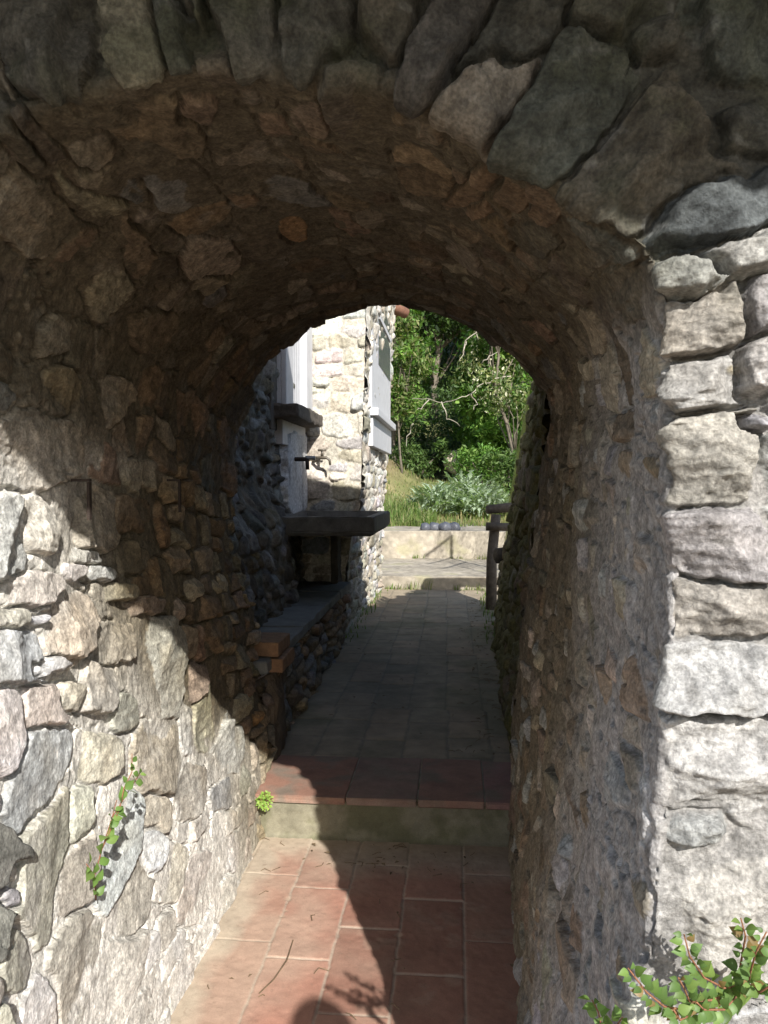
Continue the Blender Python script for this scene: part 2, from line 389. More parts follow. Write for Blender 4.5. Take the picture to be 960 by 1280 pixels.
for q in stones: q.setdefault('hand', True)
tL = float(Tv[np.argmin(np.abs(Fp[:nT // 2, 1] - 1.72))]); tR = float(Tv[nT // 2 + np.argmin(np.abs(Fp[nT // 2:, 1] - 1.82))])
def pal_in(t, w, r):
    if t < tL: 
        if w + 1.15 * min(1, max(0, (t - .35) / .9)) < 1.9: return pick(r, [('lg', 3), ('bg', 2), ('tan', 3), ('gb', 4), ('ol', 1)])
        return pick(r, [('br', 4), ('gb', 5), ('or_', .15), ('dk', 1), ('tan', 1)])
    if t > tR: return pick(r, [('gb', 4), ('br', 3), ('bg', 2), ('lg', .5), ('tan', 1), ('pk', .5)])
    return pick(r, [('br', 5), ('gb', 4), ('dk', 2), ('sl', .7)])
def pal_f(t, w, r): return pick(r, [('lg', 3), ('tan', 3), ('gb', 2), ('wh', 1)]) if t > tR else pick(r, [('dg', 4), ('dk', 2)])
fill_courses(stones, -.05, tL, .03, YB - YF + .2, (.075, .16), (.10, .27), pal_in, 21, hand=hand, h=(.006, .026), n=(2.6, 6), edge=(.006, .016), over=1.12)
fill_courses(stones, tL, tR, .05, YB - YF + .2, (.07, .17), (.10, .30), pal_in, 22, hand=hand, h=(.004, .026), rot=.3, n=(2.6, 6), edge=(.006, .016), over=1.12)
fill_courses(stones, tR, LT + .05, .03, YB - YF + .2, (.07, .16), (.10, .30), pal_in, 23, hand=hand, h=(.004, .022), n=(2.6, 6), edge=(.006, .016), over=1.05)
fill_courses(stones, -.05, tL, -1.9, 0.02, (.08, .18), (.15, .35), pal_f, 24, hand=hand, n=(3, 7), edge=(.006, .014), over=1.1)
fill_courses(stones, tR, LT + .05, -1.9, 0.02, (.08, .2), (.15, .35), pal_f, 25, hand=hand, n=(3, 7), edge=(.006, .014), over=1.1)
# voussoir ring: radial stones
r_ = random.Random(5); t = tL
while t < tR:
    b_ = r_.uniform(.07, .13)
    for wc, wl in ((-.15, .17), (-.52, .20), (-.9, .2), (-1.3, .2)):
        c = (t + b_ / 2, wc + r_.gauss(0, .03))
        if any(np.linalg.norm(np.linalg.solve(q['A'], np.array(c) - q['c'])) < 1.15 for q in hand): continue
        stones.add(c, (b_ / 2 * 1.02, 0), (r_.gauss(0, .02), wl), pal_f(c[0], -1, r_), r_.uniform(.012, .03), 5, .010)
    t += b_
MS = masonry(Tv, Wv, stones, 101, .014)
T, W = MS['T'], MS['W']
tn = T / LT
isleft = sstep(tL + .1, tL - .1, T); isright = sstep(tR - .1, tR + .1, T); isv = 1 - isleft - isright
front = sstep(.03, -.03, W)
XP = P[..., 0].astype(np.float32); ZP = P[..., 2].astype(np.float32) + 7.3
def both(f): return lerp(f(T, W), f(ZP, XP), front)
n_big = fbm(T * 3.1, W * 3.1, 7, 4)
n_mid = both(lambda a, b: fbm(a * 14, b * 14, 8, 4)); n_fine = both(lambda a, b: fbm(a * 48, b * 48, 9, 4, .6))
rid = both(lambda a, b: ridged(a * 22, b * 9, 12, 3)); lay = both(lambda a, b: fbm(a * 60, b * 10, 14, 3)) * (1 - .7 * front)
# flush lime pointing low on the left wall, deep open joints higher up and under the vault
smear = isleft * (1 - front) * sstep(.75, .12, T + .10 * n_big) * sstep(2.6, 1.6, W)
rw = isright * (1 - front); fj = isright * front; ring_ = front * (1 - isright)
grit = both(lambda a, b: fbm(a * 85, b * 85, 19, 3, .6)); lump = fbm(T * 6.5, W * 6.5, 29, 3)
lw_ = isleft * (1 - front)
m_mean = lw_ * lerp(-.007, .0012, smear) + isv * (1 - front) * .0050 + rw * .003 + fj * -.011 + ring_ * -.010
m_amp = lw_ * lerp(.008, .003, smear) + isv * (1 - front) * .010 + rw * .013 + fj * .006 + ring_ * .008
mort = m_mean + m_amp * lump * 1.3 + .0045 * n_mid * (1 - .6 * smear) + .003 * n_fine + .0016 * grit * (1 - .5 * smear)
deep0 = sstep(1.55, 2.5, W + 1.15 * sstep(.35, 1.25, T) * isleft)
shing = lw_ * np.clip(.075 * (MS['W'] - np.array([q['c'][1] for q in stones] + [0])[MS['id']]) - .06 * (MS['T'] - np.array([q['c'][0] for q in stones] + [0])[MS['id']]), -.008, .008) * (MS['d1'] < 1.2)
flat = lw_ * lerp(.62, .42, smear) + isv * (1 - front) * .62 + rw * .55 + front * 1.0
low = lw_ * sstep(1.5, .9, T + .25 * n_big) * (1 - deep0)                  # smoother, flusher slabs low on the sunlit wall
fw_ = lerp(.85, .22, low) * lerp(1, .5, isv * (1 - front)) * (1 + .7 * fj + .3 * ring_)
top_ = shing + MS['h'] * flat + MS['plane'] * lerp(1, .5, smear) + fw_ * MS['fac'] + MS['rough'] * (lerp(1, .38, low) * (.0034 * n_mid + .0030 * rid) + lerp(1, .6, low) * (.0028 * n_fine + .0026 * lay) + (fj + .6 * ring_) * (-.0015 * n_mid + .005 * n_fine + .003 * grit + .005 * rid))
hs_ = top_ - (1 - MS['prof']) * .034
H = np.maximum(hs_, mort)
isst = sstep(-.0008, .0016, hs_ - mort)
crack_m = sstep(-.05, .25, fbm(T * 7, W * 7, 33, 3) + .05) * (1 - .35 * rw - .45 * isv * (1 - front))
H = H - (.016 - .008 * rw) * np.exp(-(np.minimum(np.abs(MS['gap']), np.abs(MS['e'])) / .0032) ** 2) * crack_m * (MS['d1'] < 1.12)
fiss = ridged(T * 5 + .3 * n_mid, W * 3.2, 44, 2)
pit = sstep(.50, .72, fbm(T * 16, W * 11, 57, 3)) + .7 * sstep(.5, .7, fbm(T * 38, W * 28, 58, 2))
H = H - .006 * sstep(.93, .985, fiss) * isst - pit * (.020 * rw + .012 * fj + .008 * ring_ + .008 * isv * (1 - front)) * (1 - .5 * isst)
H = H + .022 * n_big * isv + .012 * n_big * isright + .008 * fbm(T * 1.5, W * 1.5, 70, 2)
cs_ = MS['col']
stn = cs_ * (1 + .26 * n_mid + .18 * lay + .26 * n_fine + .16 * grit + .22 * ring_ * n_mid)[..., None]
wv = sstep(.2, .75, fbm(T * 5, W * 5, 61, 3) + .2)[..., None]
stn = lerp(stn, stn * np.array([1.12, 1.0, .82]), wv * .6)
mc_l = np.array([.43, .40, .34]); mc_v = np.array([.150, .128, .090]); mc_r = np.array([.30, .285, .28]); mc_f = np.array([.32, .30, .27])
deep = sstep(1.55, 2.5, W + .3 * n_big + 1.15 * sstep(.35, 1.25, T) * isleft)  # brown tone starts along the shadow line, painting shade into the wall colour
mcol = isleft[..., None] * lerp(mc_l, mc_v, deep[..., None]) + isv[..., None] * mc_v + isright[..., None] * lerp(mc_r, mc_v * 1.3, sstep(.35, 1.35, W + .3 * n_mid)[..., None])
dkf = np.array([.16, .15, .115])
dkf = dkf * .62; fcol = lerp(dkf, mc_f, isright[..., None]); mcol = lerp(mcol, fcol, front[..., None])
mcol = mcol * (1 + .20 * n_mid + .22 * n_fine + .2 * grit)[..., None]
pc = isst[..., None]
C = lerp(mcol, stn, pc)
# lime smears over stone faces, brown earth tint and painted shade deeper in, green algae on the ring above the arch
lime = sstep(.1, .5, fbm(T * 6, W * 6, 77, 4) + .25 * smear - .1) * (isleft * (1 - deep) + isright * (.55 * (1 - front) + .5 * front)) 
C = lerp(C, mc_l * (1 + .15 * n_fine)[..., None], np.clip(.45 * lime + .48 * smear, 0, .82)[..., None])
stain_shade = (isv * (1 - front) + isleft * deep) * .55 + isright * (1 - front) * .6 * sstep(.35, 1.4, W)
C = lerp(C, C * np.array([.72, .67, .56]), np.clip(stain_shade * 1.5, 0, 1)[..., None])
limev = sstep(.30, .55, fbm(T * 9, W * 9, 88, 4)) * (isv * (1 - front) + .5 * isleft * deep)
C = lerp(C, np.array([.24, .215, .165]) * (1 + .2 * n_fine)[..., None], (.38 * limev)[..., None])
alg = sstep(.05, .5, fbm(T * 8, W * 8, 81, 4) + .1) * front * (1 - isright)
C = lerp(C, np.array([.085, .095, .045]), (alg * .55)[..., None])
lich = sstep(.60, .68, fbm(T * 11, W * 11, 91, 3)) * front * isright
C = lerp(C, np.array([.45, .33, .08]), (lich * .6)[..., None])
pale = sstep(.35, .6, fbm(T * 21, W * 21, 95, 4)) * front * (1 - isright)
C = lerp(C, np.array([.27, .27, .25]), (pale * .45)[..., None])
drk = sstep(.38, .6, fbm(T * 30, W * 30, 96, 3)) * (fj + .5 * lw_ * (1 - deep))
C = lerp(C, np.array([.17, .155, .13]), (drk * .45)[..., None])
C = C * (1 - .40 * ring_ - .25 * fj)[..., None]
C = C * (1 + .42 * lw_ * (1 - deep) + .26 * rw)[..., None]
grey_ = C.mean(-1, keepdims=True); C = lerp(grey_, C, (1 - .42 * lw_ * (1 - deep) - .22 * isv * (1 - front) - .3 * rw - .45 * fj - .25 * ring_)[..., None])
C = np.clip(C, .01, .70)
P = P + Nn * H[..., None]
Pl = P - AO
j0 = int(np.searchsorted(Wv, 0)); iL = int(np.searchsorted(Tv, tL)); iR = int(np.searchsorted(Tv, tR))
probe = np.cross(P[5, j0 + 9] - P[4, j0 + 8], P[5, j0 + 8] - P[4, j0 + 9])
def arch_part(name, i0, i1, j0_, j1):
    return grid_mesh(name, Pl[i0:i1, j0_:j1], C[i0:i1, j0_:j1], M_stone, archway)
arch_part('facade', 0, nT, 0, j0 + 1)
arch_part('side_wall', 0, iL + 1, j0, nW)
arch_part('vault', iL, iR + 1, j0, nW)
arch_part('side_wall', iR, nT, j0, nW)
del P, Nn, dPt, dPw, XZ
def extrude_poly(name, pts, y0, y1, mat, parent, off):
    bm = bmesh.new()
    a = [bm.verts.new((x - off[0], y0 - off[1], z - off[2])) for x, z in pts]; b = [bm.verts.new((x - off[0], y1 - off[1], z - off[2])) for x, z in pts]
    n = len(pts)
    for i in range(n): bm.faces.new((a[i], a[(i + 1) % n], b[(i + 1) % n], b[i]))
    bm.faces.new(a); bm.faces.new(b[::-1])
    bmesh.ops.triangulate(bm, faces=[f for f in bm.faces if len(f.verts) > 4])
    return bm_obj(name, bm, mat, parent)
extrude_poly('masonry_core', [(-2.6, -.1), (-1.25, -.1), (-1.25, 2.0), (-.9, 2.5), (-.5, 2.62), (.1, 2.62), (.5, 2.4), (.62, 2.1), (.62, -.1), (1.3, -.1), (1.3, 2.6), (2.2, 2.7), (2.2, 3.6), (.9, 3.72), (.25, 3.8), (-.1, 3.9), (-.35, 4.15),
                              (-.55, 4.5), (-1.0, 4.9), (-2.6, 5.2)], YF + .07, YB - .12, M_core, archway, AO)
# overhanging stone canopy above the arch: its edge throws the shade line on the wall
bm = bmesh.new()
xs = np.linspace(-2.4, 2.1, 140); ring = []
for x in xs:
    zb = 2.572 + .035 * (x + .4) + .010 * math.sin(x * 9) + .008 * math.sin(x * 23 + 1) + random.uniform(-.004, .004)
    ye = .2 + random.uniform(-.008, .008)
    ring.append([bm.verts.new(Vector(p) - Vector(AO)) for p in ((x, ye, zb), (x, ye - .01, zb + .14), (x, YF + .06, zb + .2), (x, YF + .06, zb + .03))])
for a, b in zip(ring, ring[1:]):
    for k in range(4): bm.faces.new((a[k], a[(k + 1) % 4], b[(k + 1) % 4], b[k]))
bm.faces.new(ring[0]); bm.faces.new(ring[-1][::-1])
bm_obj('canopy', bm, M_core, archway)

# ------------------------------------------------------------------ FLOORS
def hgrid(x0, x1, y0, y1, d):
    xs = np.arange(x0, x1 + d, d); ys = np.arange(y0, y1 + d, d)
    X, Y = np.meshgrid(xs, ys, indexing='ij')
    return X.astype(np.float32), Y.astype(np.float32)
# lower terracotta floor
X, Y = hgrid(-1.0, .42, .2, 3.46, .0045)
xl = np.array([-1.05, -.835, -.618, -.403, -.190, .033, .25, .47]); off = np.array([.1, .31, .224, .427, .179, .382, .3])
Xw = X + .003 * fbm(X * 20, Y * 20, 1, 2); Yw = Y + .003 * fbm(X * 20, Y * 20, 2, 2)
ci = np.clip(np.searchsorted(xl, Xw) - 1, 0, 6)
PT = .46
ty = (Yw - off[ci]) / PT; ti = np.floor(ty); fy = (ty - ti) * PT
e = np.minimum.reduce([Xw - xl[ci], xl[ci + 1] - Xw, fy, PT - fy])
hsh = _hash(ci.astype(np.int64), ti.astype(np.int64), 5); hs2 = _hash(ci.astype(np.int64), ti.astype(np.int64), 9)
nb = fbm(X * 5, Y * 5, 3, 4); nf = fbm(X * 40, Y * 40, 4, 3)
Z = -.0030 * sstep(.0055, .002, e + .001 * nf) + (hsh - .5) * .003 + .0012 * nf + (hs2 - .5) * .01 * (fy - PT / 2)
tc = np.array([.30, .155, .112]) * (1 + (hsh - .5) * .35 + .12 * nb + .06 * nf)[..., None]
tc = lerp(tc, np.array([.34, .24, .17]), (np.clip(hs2 - .62, 0, 1) * .8)[..., None])
gr = np.array([.33, .27, .215])
Cf = lerp(tc, gr * (1 + .15 * nf)[..., None], (.75 * sstep(.0058, .0028, e + .0016 * nf))[..., None])
dust = np.maximum(sstep(3.02, 3.36, Y + .16 * nb) * .85, sstep(-.66, -.80, X + .07 * nb) * .9)
dust = np.maximum(dust, .42 * sstep(-.2, .6, fbm(X * 3, Y * 3, 8, 4)) * sstep(.1, -.5, X)); dust = np.maximum(dust, .6 * sstep(.2, .5, fbm(X * 11, Y * 11, 18, 4)) * .35)
Cf = lerp(Cf, np.array([.40, .34, .26]) * (1 + .12 * nf)[..., None], dust[..., None])
grit_ = sstep(.62, .72, fbm(X * 70, Y * 70, 28, 2) + .1 * fbm(X * 8, Y * 8, 29, 3)); chip = sstep(.55, .65, fbm(X * 26, Y * 26, 30, 2)) * sstep(.022, .004, e)
Cf = lerp(Cf, np.array([.20, .14, .10]), (.35 * grit_)[..., None]); Cf = lerp(Cf, np.array([.36, .27, .20]), (.7 * chip)[..., None]); Z = Z + dust * .003 - .0015 * chip
tag(grid_mesh('floor', np.stack([X, Y, Z], -1), Cf, M_tile, flip=True), kind='structure')
# upper path of small square tiles
X, Y = hgrid(-1.6, .75, 3.55, 10.4, .009)
Xw = X + .006 * fbm(X * 9, Y * 9, 1, 2); Yw = Y + .006 * fbm(X * 9, Y * 9, 2, 2)
tx = (Xw + .02 * np.floor(Yw / 1.6)) / .225; ci = np.floor(tx); fx = (tx - ci) * .225
PL = .30
ty = Yw / PL + _hash(ci.astype(np.int64), (ci * 0).astype(np.int64), 3); ti = np.floor(ty); fy = (ty - ti) * PL
e = np.minimum.reduce([fx, .225 - fx, fy, PL - fy])
hsh = _hash(ci.astype(np.int64), ti.astype(np.int64), 5)
nb = fbm(X * 2.2, Y * 2.2, 3, 4); nf = fbm(X * 20, Y * 20, 4, 3)
Z = .186 - .005 * sstep(.009, .003, e) + (hsh - .5) * .006 + .003 * nb + .0015 * nf
tc = lerp(np.array([.25, .21, .15]), np.array([.28, .20, .135]), np.clip(hsh - .5, 0, 1)[..., None]) * (1 + .2 * (hsh - .5) + .25 * nb + .1 * nf)[..., None]
tc = lerp(tc, np.array([.30, .25, .18]), (.6 * sstep(8.6, 9.8, Y + .5 * nb))[..., None])
Cf = lerp(tc, np.array([.15, .14, .11]), (.6 * sstep(.008, .003, e + .002 * nf))[..., None])
moss = sstep(.1, .5, nb + .5 * sstep(.0, .4, X) - .1)
Cf = lerp(Cf, np.array([.10, .10, .055]), (.5 * moss)[..., None])
tag(grid_mesh('path', np.stack([X, Y, Z], -1), Cf, M_path, flip=True), kind='structure')
# step: concrete riser with a terracotta nosing
step = tag(empty('step', (-.25, 3.4, 0)), 'mossy concrete step edged with terracotta tiles across the passage', 'step')
SO = np.array([-.25, 3.4, 0])
X, Zg = hgrid(-1.0, .42, -.03, .167, .005)
nb = fbm(X * 7, Zg * 7, 3, 4); nf = fbm(X * 40, Zg * 40, 4, 3)
Yr = 3.405 + .008 * nb + .003 * nf + .05 * sstep(.02, -.03, Zg) * -1
Cr = np.array([.19, .175, .125]) * (1 + .22 * nb + .15 * nf)[..., None]
Cr = lerp(Cr, np.array([.11, .108, .06]), (.8 * sstep(-.15, .45, nb + .35 * fbm(X * 20, Zg * 20, 9, 3)))[..., None])
grid_mesh('riser', np.stack([X, Yr, Zg], -1) - SO, Cr, M_path, step)
for x0, x1 in ((-1.0, -.475), (-.470, -.165), (-.160, .125), (.130, .42)):
    bm = bmesh.new(); add_box(bm, (x0 + .25, -.015, .163), (x1 + .25, .50 + random.uniform(-.01, .01), .194 + random.uniform(-.002, .002)), .006)
    for v in bm.verts: v.co.z += random.uniform(-.0015, .0015); v.co.y += random.uniform(-.004, .004)
    o = bm_obj('tread', bm, surf('tread_tile', tuple(c * random.uniform(.9, 1.1) for c in (.25, .155, .115)), rough=.8, nscale=9, namt=.25, tint2=(.20, .155, .12), bump=.4, bscale=60), step)
box_obj('bed', (-.74, .014, .168), (.66, .50, .1885), M_conc, step, .004)
# far ledges
def slab(name, x0, x1, y0, y1, z0, z1, mat, label=None, cat=None, seed=0, kind='structure'):
    X, Y = hgrid(x0, x1, y0, y1, .02)
    n1 = fbm(X * 3, Y * 3, seed, 4); n2 = fbm(X * 25, Y * 25, seed + 1, 3)
    top = np.stack([X, Y, z1 + .012 * n1 + .004 * n2], -1)
    Xf, Zf = hgrid(x0, x1, z0, z1, .02); Zf = np.minimum(Zf, z1)
    fr = np.stack([Xf, y0 + .012 * fbm(Xf * 3, Zf * 6, seed + 3, 3), Zf], -1)
    fr[:, -1] = top[:, 0][:, :]
    n = X.shape[0]
    Pq = np.concatenate([fr[:, :-1], top], 1)
    nn = fbm(Pq[..., 0] * 2.5, (Pq[..., 1] + Pq[..., 2] * 1.3) * 2.5, seed + 6, 4); nf = fbm(Pq[..., 0] * 18, (Pq[..., 1] + Pq[..., 2] * 1.3) * 18, seed + 7, 3)
    Cq = np.array([.31, .275, .22]) * (1 + .38 * nn + .3 * nf)[..., None]
    Cq = lerp(Cq, np.array([.24, .23, .12]), (.5 * sstep(.15, .5, nn))[..., None])
    o = grid_mesh(name, Pq, Cq, M_path, flip=True)
    return tag(o, kind=kind)
slab('terrace_step', -1.6, 2.5, 10.36, 13.0, .0, .35, M_ledge, seed=3)
slab('terrace_ledge', -3.0, 4.5, 12.88, 15.0, .3, .79, M_ledge, seed=9)
# near ground
X, Y = np.meshgrid(np.linspace(-60, 60, 60), np.linspace(-60, 13.2, 60), indexing='ij')
tag(grid_mesh('ground', np.stack([X, Y, -.03 + 0 * X], -1), np.full(X.shape + (3,), .2), M_ground, flip=True), kind='structure')
# terrace lawn rising to the wooded hill
gx = np.concatenate([np.linspace(-70, -9, 30)[:-1], np.arange(-9, 9, .12), np.linspace(9, 70, 30)]); gy = np.concatenate([np.arange(14.2, 34, .12), np.linspace(34.2, 110, 60)])
X, Y = np.meshgrid(gx, gy, indexing='ij')
def hill_z(X, Y):
    z = np.interp(Y, [14, 15.5, 18, 23, 27, 30, 40, 60, 110], [.74, .82, .92, 1.25, 1.7, 2.6, 7.5, 17, 30])
    b = np.exp(-((X + 2.6) / 1.3) ** 2 - ((Y - 24.5) / 1.2) ** 2) * 1.1 
    z = z + b + .10 * fbm(X * .7, Y * .7, 5, 4) * sstep(15, 18, Y) + .03 * fbm(X * 4, Y * 4, 6, 3)
    return z
Zh = hill_z(X, Y)
nb = fbm(X * .8, Y * .8, 8, 4); nf = fbm(X * 5, Y * 5, 9, 3)
Ch = lerp(np.array([.13, .15, .05]), np.array([.21, .19, .09]), sstep(-.1, .5, nb)[..., None]) * (1 + .25 * nf)[..., None]
bank = np.maximum(np.exp(-((X + 2.6) / 1.3) ** 2 - ((Y - 24.2) / 1.2) ** 2), .7 * sstep(26.5, 28, Y + nb) * sstep(34, 30, Y))
Ch = lerp(Ch, np.array([.15, .11, .065]) * (1 + .3 * nf)[..., None], bank[..., None])
Ch = lerp(Ch, np.array([.05, .06, .025]), sstep(30, 36, Y)[..., None])
tag(grid_mesh('hillside', np.stack([X, Y, Zh], -1), np.clip(Ch, .01, .5), M_hill, flip=True), kind='structure')

# ------------------------------------------------------------------ generic rubble wall sheet
def rubble(name, origin, udir, vdir, ndir, U, V, d, stones, seed, colfn, parent, amp=1.0, batter=None, mort=-.02, big=.02, off=(0, 0, 0)):
    Uv = np.arange(U[0], U[1] + d, d); Vv = np.arange(V[0], V[1] + d, d)
    ms = masonry(Vv, Uv, stones, seed, warp=.014)
    Tq, Wq = ms['T'], ms['W']
    nm = fbm(Tq * 12, Wq * 12, seed + 3, 4); nf = fbm(Tq * 40, Wq * 40, seed + 4, 3); nbg = fbm(Tq * 2.5, Wq * 2.5, seed + 6, 3)
    mo_ = mort + .014 * fbm(Tq * 5, Wq * 5, seed + 8, 3) + .006 * nm + .003 * nf
    tp_ = ms['h'] + ms['plane'] + .006 * nm + .004 * nf + ms['fac']
    hs0 = tp_ - (1 - ms['prof']) * .05
    ms['prof'] = sstep(-.002, .003, hs0 - mo_)
    Hh = np.maximum(hs0, mo_) * amp + big * nbg
    o_, u_, v_, n_ = (np.array(q, float) for q in (origin, udir, vdir, ndir))
    Pq = o_ + u_ * Wq[..., None] + v_ * Tq[..., None] + n_ * Hh[..., None]
    if batter is not None: Pq = batter(Pq, Wq, Tq)
    Cq = np.clip(colfn(ms, Wq, Tq, nm, nf, nbg), .01, .7)
    return grid_mesh(name, Pq - np.array(off), Cq, M_stone, parent)

# ------------------------------------------------------------------ STONE HOUSE behind the arch
house = tag(empty('stone_house', (-1.3, 7, 0)), 'old stone house with white shutters standing beyond the archway on the left of the path', 'house')
HO = np.array([-1.3, 7.0, 0])
XW = -1.38; YH = 7.0
def col_side(ms, w, t, nm, nf, nb):
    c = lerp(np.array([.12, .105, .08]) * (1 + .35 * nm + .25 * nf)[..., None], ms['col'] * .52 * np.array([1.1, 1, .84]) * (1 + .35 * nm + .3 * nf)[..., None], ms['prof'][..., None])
    pl = sstep(.1, .5, fbm(t * 4, w * 4, 5, 4) - .1)[..., None]
    c = lerp(c, np.array([.30, .29, .27]), pl * .45)
    return c
st = Stones(); fill_courses(st, .1, 4.4, 3.5, 7.1, (.05, .15), (.08, .26), lambda t, w, r: pick(r, [('sl', 3), ('dk', 2), ('gb', 2), ('bg', 2)]), 31, h=(.01, .045), rot=.35)
def bat_side(Pq, w, t):
    Pq[..., 0] += .15 * sstep(1.55, 1.2, t) * sstep(6.3, 5.7, w) + .06 * sstep(1.2, .7, t) * sstep(6.6, 5.4, w)
    return Pq
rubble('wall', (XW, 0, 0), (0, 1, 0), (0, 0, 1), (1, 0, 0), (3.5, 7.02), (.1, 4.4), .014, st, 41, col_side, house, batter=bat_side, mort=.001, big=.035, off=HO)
# face towards us
st = Stones(); fill_courses(st, .1, 4.4, -1.5, -.7, (.10, .24), (.18, .42), lambda t, w, r: pick(r, [('wh', 3), ('lg', 3), ('tan', 3)]) if t > 1.62 else pick(r, [('gb', 3), ('tan', 1), ('sl', 1)]), 32, h=(.01, .03), rot=.06)
def cornX(z): return np.interp(z, [0, .8, 1.15, 1.35, 2, 3.2, 4.4], [-1.02, -.97, -.90, -.84, -.82, -.78, -.75])
def col_face(ms, w, t, nm, nf, nb):
    c = lerp(np.array([.42, .39, .325]) * (1 + .18 * nm)[..., None], ms['col'] * (1 + .18 * nm + .12 * nf)[..., None], ms['prof'][..., None])
    return lerp(c, np.array([.45, .42, .36]), (.3 * sstep(-.1, .4, fbm(t * 5, w * 5, 15, 4)))[..., None])
def bat_face(Pq, w, t):
    xr = cornX(t); k = (w + 1.5) / .8
    Pq[..., 0] = -1.5 + k * (xr + 1.5); return Pq
rubble('wall', (0, YH, 0), (1, 0, 0), (0, 0, 1), (0, -1, 0), (-1.5, -.7), (.1, 4.4), .010, st, 42, col_face, house, batter=bat_face, mort=-.014, big=.01, amp=.8, off=HO)
# face towards the path
st = Stones(); fill_courses(st, .1, 4.4, 6.9, 10.4, (.08, .18), (.12, .34), lambda t, w, r: pick(r, [('wh', 2), ('lg', 3), ('tan', 3), ('gb', 2)]), 33, h=(.008, .035), rot=.1)
def col_path(ms, w, t, nm, nf, nb):
    c = lerp(np.array([.46, .41, .33]) * (1 + .2 * nm)[..., None], ms['col'] * (1 + .2 * nm + .15 * nf)[..., None], ms['prof'][..., None])
    c = lerp(c, np.array([.56, .53, .47]) * (1 + .1 * nf)[..., None], (.75 * sstep(-.1, .4, fbm(t * 3, w * 3, 16, 4)) * sstep(.9, 1.3, t))[..., None])
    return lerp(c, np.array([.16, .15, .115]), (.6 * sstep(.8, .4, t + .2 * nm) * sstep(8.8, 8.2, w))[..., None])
def bat_path(Pq, w, t):
    k = (w - 7.0) / 3.3
    Pq[..., 0] += lerp(cornX(t), np.interp(t, [0, .5, 3.9, 4.4], [-.985, -.975, -.79, -.77]), k); return Pq
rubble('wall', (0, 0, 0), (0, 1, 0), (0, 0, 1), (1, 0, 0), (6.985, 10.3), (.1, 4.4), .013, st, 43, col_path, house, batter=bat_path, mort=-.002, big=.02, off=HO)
bm = bmesh.new()                                           # bulk of the house behind its faces
for lo, hi in (((-5.0, 3.6, 0), (-1.46, 10.2, 4.38)), ((-1.47, 7.06, 0), (-1.12, 10.2, 4.38))): add_box(bm, Vector(lo) - Vector(HO), Vector(hi) - Vector(HO))
bm_obj('masonry_core', bm, M_core, house)
rf = bmesh.new()
for i in range(16):
    y = 3.4 + i * .46
    tube(rf, [Vector((-1.6, y, 4.62)) - Vector(HO), Vector((-1.02 if y > 6.9 else -1.3, y, 4.42)) - Vector(HO)], [.12, .11], 10)
add_box(rf, Vector((-5.1, 3.4, 4.39)) - Vector(HO), Vector((-1.2, 10.5, 4.44)) - Vector(HO))
for i in range(3):
    tube(rf, [Vector((-1.3 - .18 * i, 10.1, 3.98)) - Vector(HO), Vector((-.66 - .14 * i, 10.62, 3.80)) - Vector(HO)], [.075, .07], 10)
bm_obj('roof', rf, M_roof, house, True)

Yp, Zp = hgrid(6.12, 6.965, 1.28, 1.99, .008)             # pale plaster left on the wall behind the taps
npz = fbm(Yp * 6, Zp * 6, 4, 4); rag = np.minimum.reduce([Yp - 6.12, Zp - 1.28, 1.99 - Zp]) + .07 * npz
Xp = XW + .075 + .006 * npz - .06 * sstep(.05, .0, rag)
grid_mesh('plaster', np.stack([Xp, Yp, Zp], -1) - HO, np.clip(np.array([.50, .50, .50]) * (1 + .18 * npz + .12 * fbm(Yp * 30, Zp * 30, 5, 3))[..., None] * lerp(1, .45, sstep(.2, .6, fbm(Yp * 9, Zp * 2.5, 6, 3)))[..., None], .01, .7), M_stone, house)
# window on the wall beside us: boarded white shutter, posts, heavy sill and apron board
def lbox(name, lo, hi, mat, par, bev=.006, rough=0, sub=0, org=HO): return box_obj(name, Vector(lo) - Vector(org), Vector(hi) - Vector(org), mat, par, bev, rough, sub)
ya = float(WX(350, 500, XW + .05)[1]); yb = YH - .06
zs0, zs1 = float(WX(375, 530, XW + .05)[2]), float(WX(375, 517, XW + .05)[2])
zap = float(WX(372, 560, XW + .05)[2])
win = lbox('window', (XW - .02, ya, zs1), (XW + .055, yb, 4.0), M_white, house)
lbox('board', (XW + .058, ya + .30, zs1), (XW + .066, yb - .30, 3.9), M_white, win, .002)
for k in range(5):
    y = ya + .30 + k * (yb - ya - .6) / 4
    lbox('board', (XW + .067, y + .004, zs1), (XW + .075, y + (yb - ya - .6) / 4 - .004, 3.9), M_white, win, .003)
lbox('post', (XW + .056, ya, zs1), (XW + .10, ya + .27, 3.95), M_white, win, .008)
lbox('post', (XW + .056, yb - .27, zs1), (XW + .13, yb, 3.95), M_white, win, .008)
sill = lbox('sill', (XW - .02, ya - .12, zs0 - .02), (XW + .22, yb - .02, zs1 + .0), M_oldwood, win, .02, .012, 4)
lbox('apron', (XW - .02, ya, zap), (XW + .07, yb - .03, zs0 - .023), M_white, win, .006)
lbox('jamb', (XW - .02, ya - .20, zap + .1), (XW + .03, ya - .006, 3.9), M_oldwood, win, .01)
